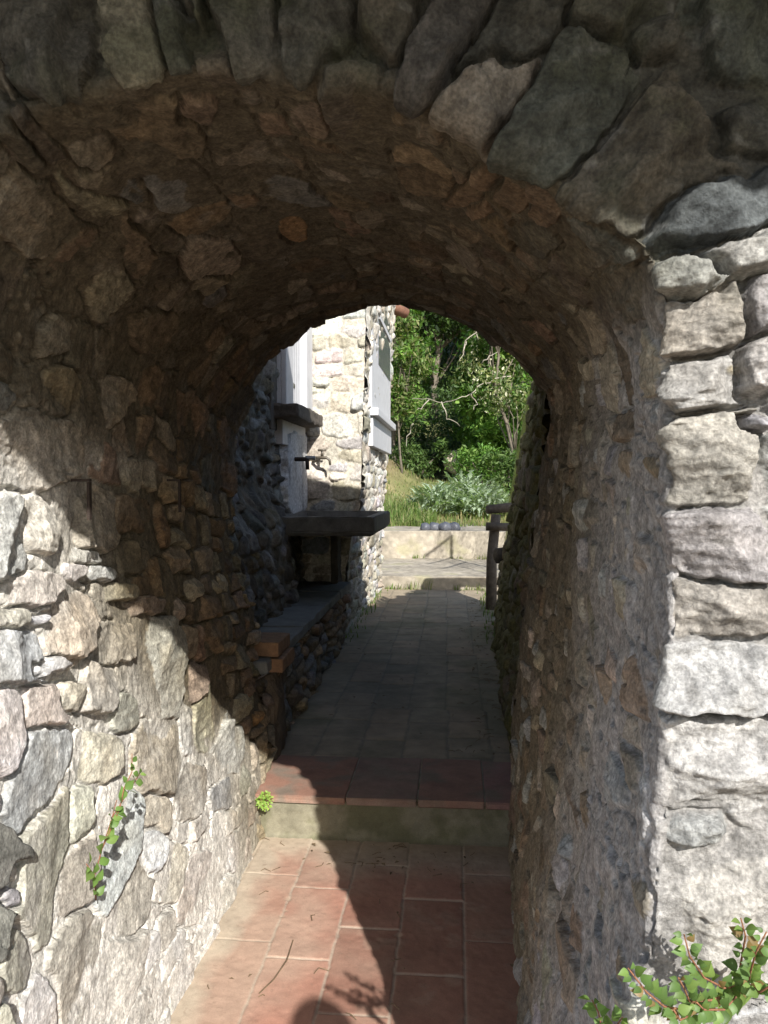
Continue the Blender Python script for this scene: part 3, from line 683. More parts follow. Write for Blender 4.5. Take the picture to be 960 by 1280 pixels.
# window on the path face
def path_x(y, z): 
    k = (y - 7) / 3.3
    return lerp(cornX(z), np.interp(z, [0, .5, 3.9, 4.4], [-.985, -.975, -.79, -.77]), k)
wx = float(path_x(9.2, 2.8)) + .02
y0w = float(WX(466, 470, wx + .03)[1]); y1w = float(WX(490, 450, wx + .04)[1])
zw = float(WX(480, 514, wx + .1)[2])
w2 = lbox('window', (wx - .05, y0w, zw), (wx + .022, y1w, 4.1), M_white, house)
lbox('pane', (wx + .024, y0w + .62, zw + .5), (wx + .028, y1w - .12, 4.05), surf('dusty_glass', (.10, .11, .12), rough=.2, spec=.6, namt=.1, bump=0), w2, .001)
lbox('bar', (wx + .025, y0w + .60, zw + .95), (wx + .042, y1w - .1, zw + 1.0), M_white, w2, .003)
lbox('sill', (wx - .05, y0w - .02, zw - .075), (wx + .085, y1w + .03, zw - .002), M_white, w2, .008)
lbox('apron', (wx - .05, y0w + .02, zw - .36), (wx + .03, y1w + .02, zw - .078), M_white, w2, .006)

# ------------------------------------------------------------------ bench, sink, taps, bricks
bench = tag(empty('stone_bench', (-1.0, 5.2, .17)), 'low masonry bench with worn stone slabs running along the shaded left wall', 'bench')
BO = np.array([-1.0, 5.2, .17])
st = Stones(); fill_courses(st, .1, .66, 3.7, 6.9, (.07, .13), (.12, .3), lambda t, w, r: pick(r, [('dk', 3), ('br', 2), ('sl', 1)]), 35, h=(.01, .05), rot=.2)
rubble('front_wall', (-.93, 0, 0), (0, 1, 0), (0, 0, 1), (1, 0, 0), (3.72, 6.75), (.1, .64), .012, st, 45,
       lambda ms, w, t, nm, nf, nb: lerp(np.array([.13, .115, .085]) * (1 + .3 * nm)[..., None], ms['col'] * (1 + .3 * nm)[..., None], ms['prof'][..., None]), bench, mort=-.008, big=.03,
       batter=lambda Pq, w, t: Pq + np.stack([-.012 * (w - 4), 0 * w, 0 * w], -1), off=BO)
y = 3.75
for L_ in (.95, .8, .75, .62):
    bm = bmesh.new(); add_box(bm, (-1.5 + 1.0, y - 5.2, .635 - .17), (-.895 + 1.0 + random.uniform(-.015, .01) - .01 * (y - 4), y + L_ - .008 - 5.2, .70 - .17 + random.uniform(-.006, .004)), .012)
    bmesh.ops.subdivide_edges(bm, edges=[e for e in bm.edges if e.calc_length() > .3], cuts=6, use_grid_fill=True)
    for v in bm.verts: v.co += Vector((random.uniform(-.004, .004), random.uniform(-.003, .003), random.uniform(-.003, .003)))
    bm_obj('slab', bm, M_bench, bench); y += L_
lbox('end_wall', (-1.45, 6.70, .12), (-.985, 6.93, .63), M_core, bench, .01, .01, 3, BO)

sink = tag(empty('stone_sink', (-1.0, 6.3, 1.15)), 'dark stone wash trough jutting from the shaded wall below the taps', 'sink')
KO = Vector((-1.0, 6.3, 1.15))
bm = bmesh.new()
xa, xb, y0, y1, zt, zb = XW + .02, -.575, 5.62, 6.97, 1.315, 1.178
def ringv(x0, x1, ya_, yb_, z): return [bm.verts.new(Vector(p) - KO) for p in ((x0, ya_, z), (x1, ya_, z), (x1, yb_, z), (x0, yb_, z))]
r0 = ringv(xa, xb - .02, y0 + .02, y1, zb); r1 = ringv(xa, xb, y0, y1, zb + .03); r2 = ringv(xa, xb, y0, y1, zt)
r3 = ringv(xa + .07, xb - .075, y0 + .08, y1 - .08, zt); r4 = ringv(xa + .09, xb - .10, y0 + .11, y1 - .11, zt - .12)
for a, b in ((r0, r1), (r1, r2), (r2, r3), (r3, r4)):
    for k in range(4): bm.faces.new((a[k], a[(k + 1) % 4], b[(k + 1) % 4], b[k]))
bm.faces.new(r0[::-1]); bm.faces.new(r4)
bmesh.ops.bevel(bm, geom=[e for e in bm.edges if e.calc_length() > .05], offset=.008, segments=2, affect='EDGES')
bmesh.ops.subdivide_edges(bm, edges=[e for e in bm.edges if e.calc_length() > .2], cuts=8, use_grid_fill=True)
for v in bm.verts: v.co += Vector((random.gauss(0, .0016), random.gauss(0, .0016), random.gauss(0, .0016)))
bm_obj('basin', bm, M_sink, sink, False)
lbox('support', (-1.06, 6.70, .70), (-1.0, 6.95, 1.176), surf('dark_rubble', (.07, .062, .05), nscale=12, namt=.5, bump=.9, bscale=18, bdist=.02), sink, .015, .012, 4, KO)

tapw = WX(378, 574, XW + .14)
tap = tag(empty('water_tap', tapw), 'bright metal lever tap fixed to the pale plaster over the trough', 'tap')
bm = bmesh.new(); tube(bm, [(-.14, 0, .0), (-.02, 0, 0), (.03, 0, 0), (.06, 0, -.02)], [.019, .021, .021, .015], 12); bm_obj('body', bm, M_iron, tap, True)
bm = bmesh.new(); tube(bm, [(.045, .0, -.01), (.05, 0, -.10)], [.02, .018], 12); bm_obj('spout', bm, M_iron, tap, True)
bm = bmesh.new(); tube(bm, [(.03, 0, .0), (.03, .02, .015), (.12, .02, .012)], [.018, .02, .02], 10); bm_obj('lever', bm, M_steel, tap, True)
bm = bmesh.new(); tube(bm, [(-.16, 0, 0), (-.11, 0, 0)], [.04, .04], 14); bm_obj('flange', bm, M_steel, tap, True); tap.scale = (.85,) * 3
tapw = WY(402, 572, YH - .16)
tap = tag(empty('water_tap', tapw), 'bronze tap with a cross handle and bent spout in the wall corner above the trough', 'tap')
bm = bmesh.new(); tube(bm, [(-.10, .06, .0), (-.02, 0, 0), (.05, -.01, 0), (.09, -.01, -.025), (.10, -.01, -.09)], [.018, .021, .019, .016, .014], 12); bm_obj('body', bm, M_bronze, tap, True)
bm = bmesh.new(); tube(bm, [(0, 0, .02), (0, 0, .085)], [.018, .014], 10); tube(bm, [(-.05, 0, .09), (.05, 0, .09)], .012, 8); tube(bm, [(0, -.05, .092), (0, .05, .092)], .012, 8); bm_obj('handle', bm, M_bronze, tap, True)
bm = bmesh.new(); tube(bm, [(-.12, .14, 0), (-.10, .06, 0)], [.02, .024], 10); bm_obj('pipe', bm, M_bronze, tap, True); tap.scale = (.72,) * 3; tap.location.y += .03

# bricks at the near end of the bench
bp = tag(empty('brick_pier', (-.98, 4.1, .17)), 'stub of orange bricks stacked against the end of the passage wall', 'brick pier')
for zz, xo in ((.62, 0), (.70, -.02)):
    p0 = WY(322, 790, 4.0)
    lbox('brick', (-1.02, 3.84, zz), (-.845 + xo, 4.12, zz + .072), M_brick, bp, .008, .005, 3, Vector((-.98, 4.1, .17)))
lbox('base', (-1.05, 3.80, .16), (-.88, 4.10, .617), surf('dark_base_rubble', (.10, .08, .058), nscale=12, namt=.4, bump=.9, bscale=18, bdist=.02), bp, .03, .03, 4, Vector((-.98, 4.1, .17)))

# iron hooks in the left wall
for (u, v, L_, lab) in ((108, 600, .075, 'flat rusty iron bar hanging down over the big grey triangular wall stone'), (222, 600, .085, 'rusty iron bar hanging deeper inside the dark passage wall')):
    q = WX(u, v, -.868 if u < 150 else -.915)
    hk = tag(empty('iron_hook', q), lab, 'hook', 'iron bars set in the passage wall')
    bm = bmesh.new(); add_box(bm, (-.035, -.007, -.004), (.010, .007, .003), .001); add_box(bm, (.003, -.007, -L_ * 1.25), (.010, .007, -.0045), .001)
    bm_obj('bar', bm, M_iron, hk)

# ------------------------------------------------------------------ mossy wall on the right beyond the vault
mw = tag(empty('mossy_wall', (.4, 6, .17)), 'battered stone wall draped with moss along the right of the path', 'wall')
MO = np.array([.4, 6, .17])
st = Stones(); fill_courses(st, .1, 2.8, 3.6, 8.1, (.08, .18), (.12, .34), lambda t, w, r: pick(r, [('br', 3), ('gb', 3), ('dk', 2)]), 36, h=(.01, .04), rot=.15)
def mossX(y, z): return .274 + .0255 * (y - 3.87) + (z - .175) * np.interp(y, [3.7, 8.2], [.095, .165])
def mtop(y): return np.interp(y, [3.7, 5.2, 6.0, 6.6, 7.2, 7.9], [2.62, 2.60, 2.45, 2.30, 2.12, 1.98]) + .05 * np.sign(np.sin(np.asarray(y) * 14))
def bat_m(Pq, w, t):
    z = np.minimum(t, mtop(w)); Pq[..., 0] += mossX(w, z) + .5 * (t > z); Pq[..., 2] = z; return Pq
def col_m(ms, w, t, nm, nf, nb):
    c = lerp(np.array([.16, .13, .09]) * (1 + .25 * nm)[..., None], ms['col'] * .8 * (1 + .25 * nm)[..., None], ms['prof'][..., None])
    m = sstep(-.25, .3, fbm(t * 2, w * 5, 26, 4) + .25)
    return lerp(c, np.array([.12, .115, .04]) * (1 + .35 * nm)[..., None], (.85 * m)[..., None])
rubble('face', (0, 0, 0), (0, 1, 0), (0, 0, 1), (-1, 0, 0), (3.70, 7.9), (.1, 2.62), .014, st, 46, col_m, mw, batter=bat_m, mort=-.008, big=.035, off=MO)
bm = bmesh.new()
pts = []
for y in (3.72, 5.2, 6.0, 6.6, 7.2, 7.88):
    zt_ = float(mtop(y)) - .06
    pts.append([bm.verts.new(Vector(p) - Vector(MO)) for p in ((mossX(y, .1) + .06, y, .1), (.92, y, .1), (.92, y, zt_), (mossX(y, zt_) + .06, y, zt_))])
for p0, p1 in zip(pts, pts[1:]):
    for k in range(4): bm.faces.new((p0[k], p0[(k + 1) % 4], p1[(k + 1) % 4], p1[k]))
bm.faces.new(pts[0]); bm.faces.new(pts[-1][::-1])
bm_obj('masonry_core', bm, M_core, mw)
# hanging moss strands (too many to count)
N_ = 17000
yy = rng.uniform(3.9, 7.9, N_); zz = rng.uniform(.25, 2.65, N_)
keep = (fbm(zz * 2, yy * 5, 26, 4) + .2 + rng.normal(0, .2, N_)) > 0
keep &= zz < mtop(yy); yy, zz = yy[keep], zz[keep]; n_ = len(yy)
ln_ = rng.uniform(.02, .10, n_); wd = rng.uniform(.003, .009, n_); outd = rng.uniform(.004, .03, n_)
xx = mossX(yy, zz)
base = np.stack([xx - .01, yy, zz], -1)
V = np.empty((n_, 4, 3))
V[:, 0] = base + np.stack([0 * wd, -wd, 0 * wd], -1); V[:, 1] = base + np.stack([0 * wd, wd, 0 * wd], -1)
tip = np.stack([mossX(yy, zz - ln_) - outd - .012, yy + rng.normal(0, .012, n_), zz - ln_], -1)
V[:, 2] = tip + np.stack([0 * wd, wd * .4, 0 * wd], -1); V[:, 3] = tip - np.stack([0 * wd, wd * .4, 0 * wd], -1)
cc = np.array([.17, .165, .05]) * rng.uniform(.5, 1.6, (n_, 1)); cc[rng.random(n_) < .12] = (.16, .17, .03)
moss = np_mesh('moss_strands', V, np.arange(n_ * 4).reshape(-1, 4), M_leaf, mw, np.repeat(cc[:, None], 4, 1), smooth=False)
tag(moss, kind='stuff')
# slatted timber fence on the top of the mossy wall
fe = tag(empty('slat_fence', (1.0, 8, 2.6)), 'grey upright timber slats of a fence above the mossy wall', 'fence')
for k in range(9):
    y = 4.4 + k * .16; x = float(mossX(y, 2.6)) + .06
    lbox('slat', (x, y, 2.55), (x + .025, y + .10, 2.80 + random.uniform(-.04, .04)), M_slat, fe, .004, 0, 0, Vector((1.0, 8, 2.6)))
lbox('rail', (.80, 4.4, 2.64), (.83, 5.8, 2.70), M_slat, fe, .004, 0, 0, Vector((1.0, 8, 2.6)))

# rustic log gatepost with stubs
gp = tag(empty('log_gatepost', (.42, 8.9, .17)), 'dark rustic log gatepost with stub rails at the end of the mossy wall', 'gatepost')
GO = Vector((.42, 8.9, .17))
yb_ = 8.75
pb = WY(614, 764, yb_); ptop = WY(620, 643, yb_)
bm = bmesh.new(); tube(bm, [Vector((pb[0], yb_, .16)) - GO, Vector(WY(614.5, 700, yb_)) - GO, Vector(ptop) - GO], [.062, .056, .053], 12)
bm_obj('post', bm, M_oldwood, gp, True)
bm = bmesh.new(); tube(bm, [Vector(WY(609, 637, yb_)) - GO, Vector(WY(640, 634, yb_ + .1)) - GO, Vector((1.2, yb_ + .1, 1.30)) - GO], [.05, .055, .055], 10); bm_obj('cap_log', bm, M_oldwood, gp, True)
bm = bmesh.new(); tube(bm, [Vector(WY(608, 658, yb_ - .09)) - GO, Vector(WY(640, 659, yb_ - .05)) - GO], [.047, .045], 10); bm_obj('stub_rail', bm, M_oldwood, gp, True)
bm = bmesh.new(); tube(bm, [Vector(WY(621, 695, 7.6)) - GO, Vector(WY(648, 692, 7.7)) - GO], [.075, .08], 10); tube(bm, [Vector(WY(631, 690, 7.6)) - GO, Vector(WY(632, 760, 7.6)) - GO], [.05, .05], 10); bm_obj('stub_rail', bm, M_oldwood, gp, True)

# metal handrail on the terrace (its bars throw the shadow on the steps)
hr = tag(empty('metal_handrail', (1.26, 9.63, -.03)), 'thin dark metal stair handrail behind the mossy wall, its shadow crossing the terrace steps', 'handrail')
for nm_, pts_, rad in (('post', [(0, 0, 0), (0, 0, 2.95)], .024), ('rail', [(0, 0, 2.93), (.41, -2.03, 3.98)], .024), ('rail', [(0, 0, 2.6), (.45, -2.9, 3.9)], .016), ('rail', [(0, 0, 2.2), (.45, -2.9, 3.5)], .016), ('brace', [(0, 0, 2.93), (.06, -.12, 2.7), (.07, -.12, 2.4), (0, 0, 2.1)], .016)):
    bm = bmesh.new(); tube(bm, pts_, rad, 8); bm_obj(nm_, bm, M_iron, hr, True)

# row of dark stones on the ledge
lab = ['small dark grey stone at the grassy end of the row on the far ledge', 'dark grey stone second from the grass in the row on the ledge', 'paler speckled grey stone in the middle of the row on the ledge', 'rounded grey stone at the bare end of the row on the far ledge']
for k, (u, w_, h_) in enumerate(((532, .07, .115), (543, .085, .12), (556, .085, .125), (568, .08, .125))):
    bm = bmesh.new(); bmesh.ops.create_icosphere(bm, subdivisions=3, radius=1)
    sd = random.uniform(0, 50)
    from mathutils import noise
    for v in bm.verts:
        c = v.co.copy(); v.co *= 1 + .22 * noise.noise(c * 1.5 + Vector((sd, 0, 0)))
        v.co = Vector((v.co.x * w_ * 1.25, v.co.y * .10, max(v.co.z, -.55) * h_ * .75))
    o = bm_obj('dark_stone', bm, M_pebble, None, True)
    p = WY(u, 662, 13.15); o.location = (p[0], 13.15 + .05 * (k % 2), .79 + .045)
    tag(o, lab[k], 'stone', 'row of dark stones on the ledge')

# ------------------------------------------------------------------ vegetation
def leaf_cloud(centres, radii, n_per, size, colr, jitter=.3, flat=.5, seed=0, droop=0.0, shell=.55):
    r = np.random.default_rng(seed)
    pts = []; cl = []
    for (c, rad) in zip(centres, radii):
        d = r.normal(size=(n_per, 3)); d /= np.linalg.norm(d, axis=1)[:, None]
        rr_ = rad * (shell + (1 - shell) * r.random((n_per, 1)) ** .7) * (1 + .25 * r.normal(size=(n_per, 1)))
        pts.append(np.asarray(c) + d * rr_ * np.array([1, 1, .75]))
        k = r.uniform(.65, 1.45)
        cl.append(np.asarray(colr)[r.integers(0, len(colr), n_per)] * k * r.uniform(.7, 1.3, (n_per, 1)))
    Pp = np.concatenate(pts); Cc = np.concatenate(cl); n = len(Pp)
    sz = size * r.uniform(.6, 1.35, n)
    a = r.normal(size=(n, 3)); a[:, 2] -= droop; a /= np.linalg.norm(a, axis=1)[:, None]
    b = np.cross(a, r.normal(size=(n, 3)) * flat + np.array([0, 0, 1.0])); b /= np.linalg.norm(b, axis=1)[:, None] + 1e-9
    nn = np.cross(a, b)
    V = np.stack([Pp - a * sz[:, None], Pp + b * (sz * .45)[:, None] + nn * (sz * .15)[:, None], Pp + a * sz[:, None], Pp - b * (sz * .45)[:, None] + nn * (sz * .15)[:, None]], 1)
    return V, np.repeat(Cc[:, None], 4, 1)
GREENS = dict(dark=[(.035, .065, .022), (.028, .05, .02), (.045, .075, .025)], bright=[(.10, .19, .035), (.08, .165, .03), (.13, .21, .045)],
              mid=[(.07, .12, .03), (.055, .10, .028), (.09, .135, .04)], pale=[(.16, .19, .07), (.13, .165, .06), (.20, .21, .09)])
def tree(name, label, cat, x, y, h, spread, colr, n_cl, n_per, size, seed, lean=0, trunk_r=.14, crown_lo=.35, group=None, trunk_mat=None, flowers=None, cr=(.45, .9), wig=.3):
    r = random.Random(seed)
    z0 = float(hill_z(np.array([x]), np.array([y]))[0]) - .05
    o = tag(empty(name, (x, y, z0)), label, cat, group)
    bm = bmesh.new()
    tp = [Vector((0, 0, 0))]
    for k in range(1, 7): tp.append(Vector((lean * (k / 6) ** 1.5 + r.uniform(-wig, wig) * .5, r.uniform(-wig, wig) * .4, h * .8 * k / 6)))
    tube(bm, tp, [trunk_r * (1 - .13 * k) for k in range(7)], 9)
    cents = []; rads = []
    for k in range(n_cl):
        an = r.uniform(0, 2 * pi); q = r.random() ** .6; hz = h * r.uniform(crown_lo, 1.0)
        env = math.sin(pi * min(1, max(.06, (hz / h - crown_lo) / (1 - crown_lo) * .85 + .12))) ** .6
        ax = tp[min(6, int(hz / h * 6.5))]
        c = Vector((ax.x + cos(an) * spread * q * env, ax.y + sin(an) * spread * q * env, hz))
        cents.append(c); rads.append(r.uniform(*cr))
        b0 = tp[max(1, min(5, int(hz / h * 5)))]
        mid = (b0 + c) / 2 + Vector((r.uniform(-.2, .2), r.uniform(-.2, .2), r.uniform(0, .3)))
        if k % 2 == 0: tube(bm, [b0, mid, c], [trunk_r * .35, trunk_r * .22, trunk_r * .08], 5)
    bm_obj('trunk', bm, trunk_mat or M_bark, o, True)
    V, Cc = leaf_cloud(cents, rads, n_per, size, colr, seed=seed)
    np_mesh('crown', V, np.arange(len(V) * 4).reshape(-1, 4), M_leaf, o, Cc, smooth=False)
    if flowers:
        V, Cc = leaf_cloud([c for c in cents if r.random() < .35], [.5] * n_cl, flowers, size * .9, [(.62, .60, .45), (.55, .54, .36)], seed=seed + 3, droop=1)
        np_mesh('blossom', V, np.arange(len(V) * 4).reshape(-1, 4), M_leaf, o, Cc, smooth=False)
    return o
def at(u, Y): return float(WY(u, 600, Y)[0])
tree('evergreen_tree', 'tall dark evergreen behind the bare pale branches', 'tree', at(545, 33), 33, 11, 3.4, GREENS['dark'] + GREENS['mid'], 90, 330, .13, 1, cr=(.6, 1.1))
tree('evergreen_tree', 'dark evergreen crowding the skyline above the right hand shrubs', 'tree', at(650, 35), 35, 11.5, 3.6, GREENS['dark'], 80, 300, .13, 2, cr=(.6, 1.1))
tree('evergreen_tree', 'dark evergreen rising beside the far end of the house', 'tree', at(470, 36), 36, 11.5, 3.4, GREENS['dark'], 80, 300, .13, 3, cr=(.6, 1.1))
tree('leafy_tree', 'mid green leafy tree next to the house corner', 'tree', at(494, 27), 27, 8.2, 1.15, GREENS['mid'] + GREENS['bright'], 60, 260, .10, 4, crown_lo=.22, cr=(.35, .7), trunk_r=.09)
tree('broadleaf_tree', 'bright green broadleaf tree on the right of the clearing', 'tree', at(618, 25.5), 25.5, 5.6, 1.5, GREENS['bright'], 64, 230, .12, 5, crown_lo=.18, cr=(.35, .65), trunk_r=.07)
tree('locust_tree', 'pale leaved locust tree with white blossom and a thin crooked trunk', 'tree', at(640, 23.5), 23.5, 7.6, 1.3, GREENS['pale'] + GREENS['mid'], 34, 120, .075, 6, lean=-.7, crown_lo=.3, trunk_r=.075, flowers=40, cr=(.3, .6), trunk_mat=M_bark, wig=.5)
tree('leafy_tree', 'yellow green sapling drooping over the dark hollow beside the house', 'tree', at(503, 24), 24, 4.6, .75, GREENS['pale'] + GREENS['bright'], 26, 120, .085, 8, crown_lo=.4, cr=(.25, .5), trunk_r=.04)
# bare branches crossing the dark hollow
br_ = tag(empty('bare_branch', WY(600, 520, 23)), 'pale leafless branches reaching across the dark hollow between the trees', 'branch')
bm = bmesh.new(); o_ = Vector(WY(600, 520, 23))
for pth in ([(636, 470), (618, 474), (600, 482), (590, 492), (570, 500), (553, 503), (535, 500), (515, 498)], [(553, 503), (556, 515), (562, 527), (575, 533)], [(577, 440), (582, 425), (600, 412), (625, 405)], [(600, 412), (585, 405), (575, 400)], [(582, 425), (580, 440), (574, 452)], [(535, 500), (528, 510), (522, 512)],
            [(600, 455), (612, 445), (622, 440)], [(597, 412), (598, 425)], [(515, 530), (509, 545), (508, 558)], [(590, 492), (596, 505), (592, 512)]):
    pp = [Vector(WY(u, v, 23 + .2 * math.sin(i * 1.7 + u))) - o_ for i, (u, v) in enumerate(pth)]
    q_ = []
    for a_, b_ in zip(pp, pp[1:]):
        for f in (0, .33, .66): q_.append(a_.lerp(b_, f) + Vector((random.gauss(0, .025), random.gauss(0, .06), random.gauss(0, .025))))
    q_.append(pp[-1]); tube(bm, q_, [.020 * (1 - .75 * i / len(q_)) for i in range(len(q_))], 6)
bm_obj('twigs', bm, M_bare, br_, True)
# undergrowth below the trees
cs2 = []; rs2 = []
r = random.Random(4)
for k in range(330):
    x = r.uniform(-6, 5); y = r.uniform(27.5, 40); z = float(hill_z(np.array([x]), np.array([y]))[0])
    cs2.append((x, y, z + r.uniform(.1, 1.6))); rs2.append(r.uniform(.4, .9))
V, Cc = leaf_cloud(cs2, rs2, 130, .09, GREENS['dark'] + GREENS['mid'], seed=12)
tag(np_mesh('undergrowth', V, np.arange(len(V) * 4).reshape(-1, 4), M_leaf, None, Cc, smooth=False), kind='stuff')
for (u, Y, h, s_, lb, g, sd) in ((610, 22.5, 1.3, .9, 'low green bush with loose sprays in front of the broadleaf tree', 'bright', 21), (560, 27, 1.3, .8, 'dark round bush beneath the trees at the edge of the hollow', 'dark', 22), (520, 25.8, 1.2, .9, 'dark green bush on the earth bank near the house', 'mid', 23), (637, 20.5, 1.1, .6, 'small bush beside the end of the mossy wall', 'mid', 24)):
    x = at(u, Y); z0 = float(hill_z(np.array([x]), np.array([Y]))[0])
    o = tag(empty('bush', (x, Y, z0)), lb, 'bush', 'bushes round the clearing')
    r = random.Random(sd)
    ce = [(r.uniform(-s_, s_), r.uniform(-s_, s_) * .7, r.uniform(.15, h)) for _ in range(22)]
    V, Cc = leaf_cloud(ce, [r.uniform(.2, .4) for _ in ce], 110, .07, GREENS[g], seed=sd)
    np_mesh('foliage', V, np.arange(len(V) * 4).reshape(-1, 4), M_leaf, o, Cc, smooth=False)
    bm = bmesh.new()
    for c in ce[::2]: tube(bm, [(0, 0, -.1), (c[0] * .5, c[1] * .5, c[2] * .6), c], [.025, .018, .006], 5)
    bm_obj('stem', bm, M_bark, o, True)
# pale rock in the bank
bm = bmesh.new(); bmesh.ops.create_icosphere(bm, subdivisions=3, radius=.42)
for v in bm.verts: v.co *= 1 + .3 * noise.noise(v.co * 3); v.co.z *= .9
o = bm_obj('boulder', bm, M_ledge, None, False); p = WY(571, 578, 26.2); o.location = (p[0], 26.2, p[2]); tag(o, 'pale boulder half buried in the bank below the trees', 'boulder')

# cardoon-like silver shrubs: arching, deeply toothed leaves
def cardoon(x, y, z0, nl, L0, label, seed):
    r = np.random.default_rng(seed)
    o = tag(empty('silver_leaved_shrub', (x, y, z0)), label, 'shrub', 'silvery plants on the terrace lawn')
    VV = []; FF = []; CC = []; base = 0
    for k in range(nl):
        an = r.uniform(0, 2 * pi); up = r.uniform(.2, 1.45); q = r.random() ** .5
        hz = L0 * math.sqrt(max(0, 1 - q * q)) * r.uniform(.35, .95)
        L_ = .30 * r.uniform(.6, 1.25)
        c0 = np.array([cos(an) * q * L0 * .95, sin(an) * q * L0 * .8, hz])
        nseg = 7; an += r.normal(0, .7); d = np.array([cos(an), sin(an), 0]); side = np.array([-sin(an), cos(an), 0])
        p = c0.copy(); ang = up; colr = np.array([.27, .33, .23]) * r.uniform(.6, 1.25)
        for i in range(nseg + 1):
            t = i / nseg
            w = L_ * .15 * math.sin(pi * min(1, t * .93 + .05)) * (1.0 if i % 2 else .38)
            for sgn in (-1, 0, 1): VV.append(p + side * w * sgn + np.array([0, 0, .25 * w * abs(sgn)])); CC.append(colr * (1.25 if sgn == 0 else 1))
            p = p + (d * cos(ang) + np.array([0, 0, sin(ang)])) * L_ / nseg; ang -= r.uniform(.10, .24)
        for i in range(nseg):
            b = base + i * 3
            FF += [(b, b + 1, b + 4, b + 3), (b + 1, b + 2, b + 5, b + 4)]
        base += (nseg + 1) * 3
    np_mesh('leaves', VV, FF, M_leaf, o, CC, smooth=False)
    return o
cz = lambda x, y: float(hill_z(np.array([x]), np.array([y]))[0])
for (u, Y, nl, L0, lb, sd) in ((582, 17.6, 620, .88, 'tallest silver leaved plant at the crown of the clump on the lawn', 1), (546, 16.8, 480, .62, 'broad silver leaved plant spreading next to the tall grass', 2), (604, 16.4, 420, .58, 'low silver leaved plant in front of the gatepost side of the clump', 3)):
    cardoon(at(u, Y), Y, cz(at(u, Y), Y), nl, L0, lb, sd)
# grass
def blades(n, fx, fy, hl, wd, colr, seed, bend=.5, zf=hill_z):
    r = np.random.default_rng(seed)
    x = fx(r, n); y = fy(r, n); z = zf(x, y) - .01
    h = r.uniform(*hl, n) * (.45 + .9 * vnoise(x * 2.6, y * 2.6, seed + 40)); an = r.uniform(0, 2 * pi, n); w = r.uniform(*wd, n)
    s_ = np.stack([np.cos(an), np.sin(an), 0 * an], -1); d = np.stack([-np.sin(an), np.cos(an), 0 * an], -1) * (h * bend * r.random(n))[:, None]
    b = np.stack([x, y, z], -1); upv = np.array([0, 0, 1.0])
    m = b + upv * (h * .6)[:, None] + d * .35; tp = b + upv * h[:, None] + d
    V = np.stack([b - s_ * w[:, None], b + s_ * w[:, None], m + s_ * (w * .8)[:, None], m - s_ * (w * .8)[:, None], tp + s_ * (w * .15)[:, None], tp - s_ * (w * .15)[:, None]], 1)
    i = np.arange(n)[:, None] * 6
    Fq = np.concatenate([i + np.array([0, 1, 2, 3]), i + np.array([3, 2, 4, 5])])
    c = np.asarray(colr)[r.integers(0, len(colr), n)] * r.uniform(.65, 1.3, (n, 1))
    return V, Fq, np.repeat(c[:, None], 6, 1)
x_l, x_r = at(480, 15.5), at(545, 15.5)
V1, F1, C1 = blades(5200, lambda r, n: r.uniform(x_l - .8, x_r, n), lambda r, n: 14.3 + 3.2 * r.random(n) ** 1.4, (.05, .36), (.004, .010), [(.13, .20, .045), (.19, .25, .075), (.10, .165, .04), (.26, .25, .12)], 1, bend=1.3)
V2, F2, C2 = blades(9000, lambda r, n: r.uniform(-4.5, 2.5, n), lambda r, n: 14.3 + 12 * r.random(n) ** 1.3, (.05, .16), (.008, .016), [(.16, .19, .06), (.24, .21, .10), (.11, .16, .04)], 2)
tag(np_mesh('grass', np.concatenate([V1, V2]), np.concatenate([F1, F2 + V1.shape[0] * 6]), M_leaf, None, np.concatenate([C1, C2]), smooth=False), kind='stuff')

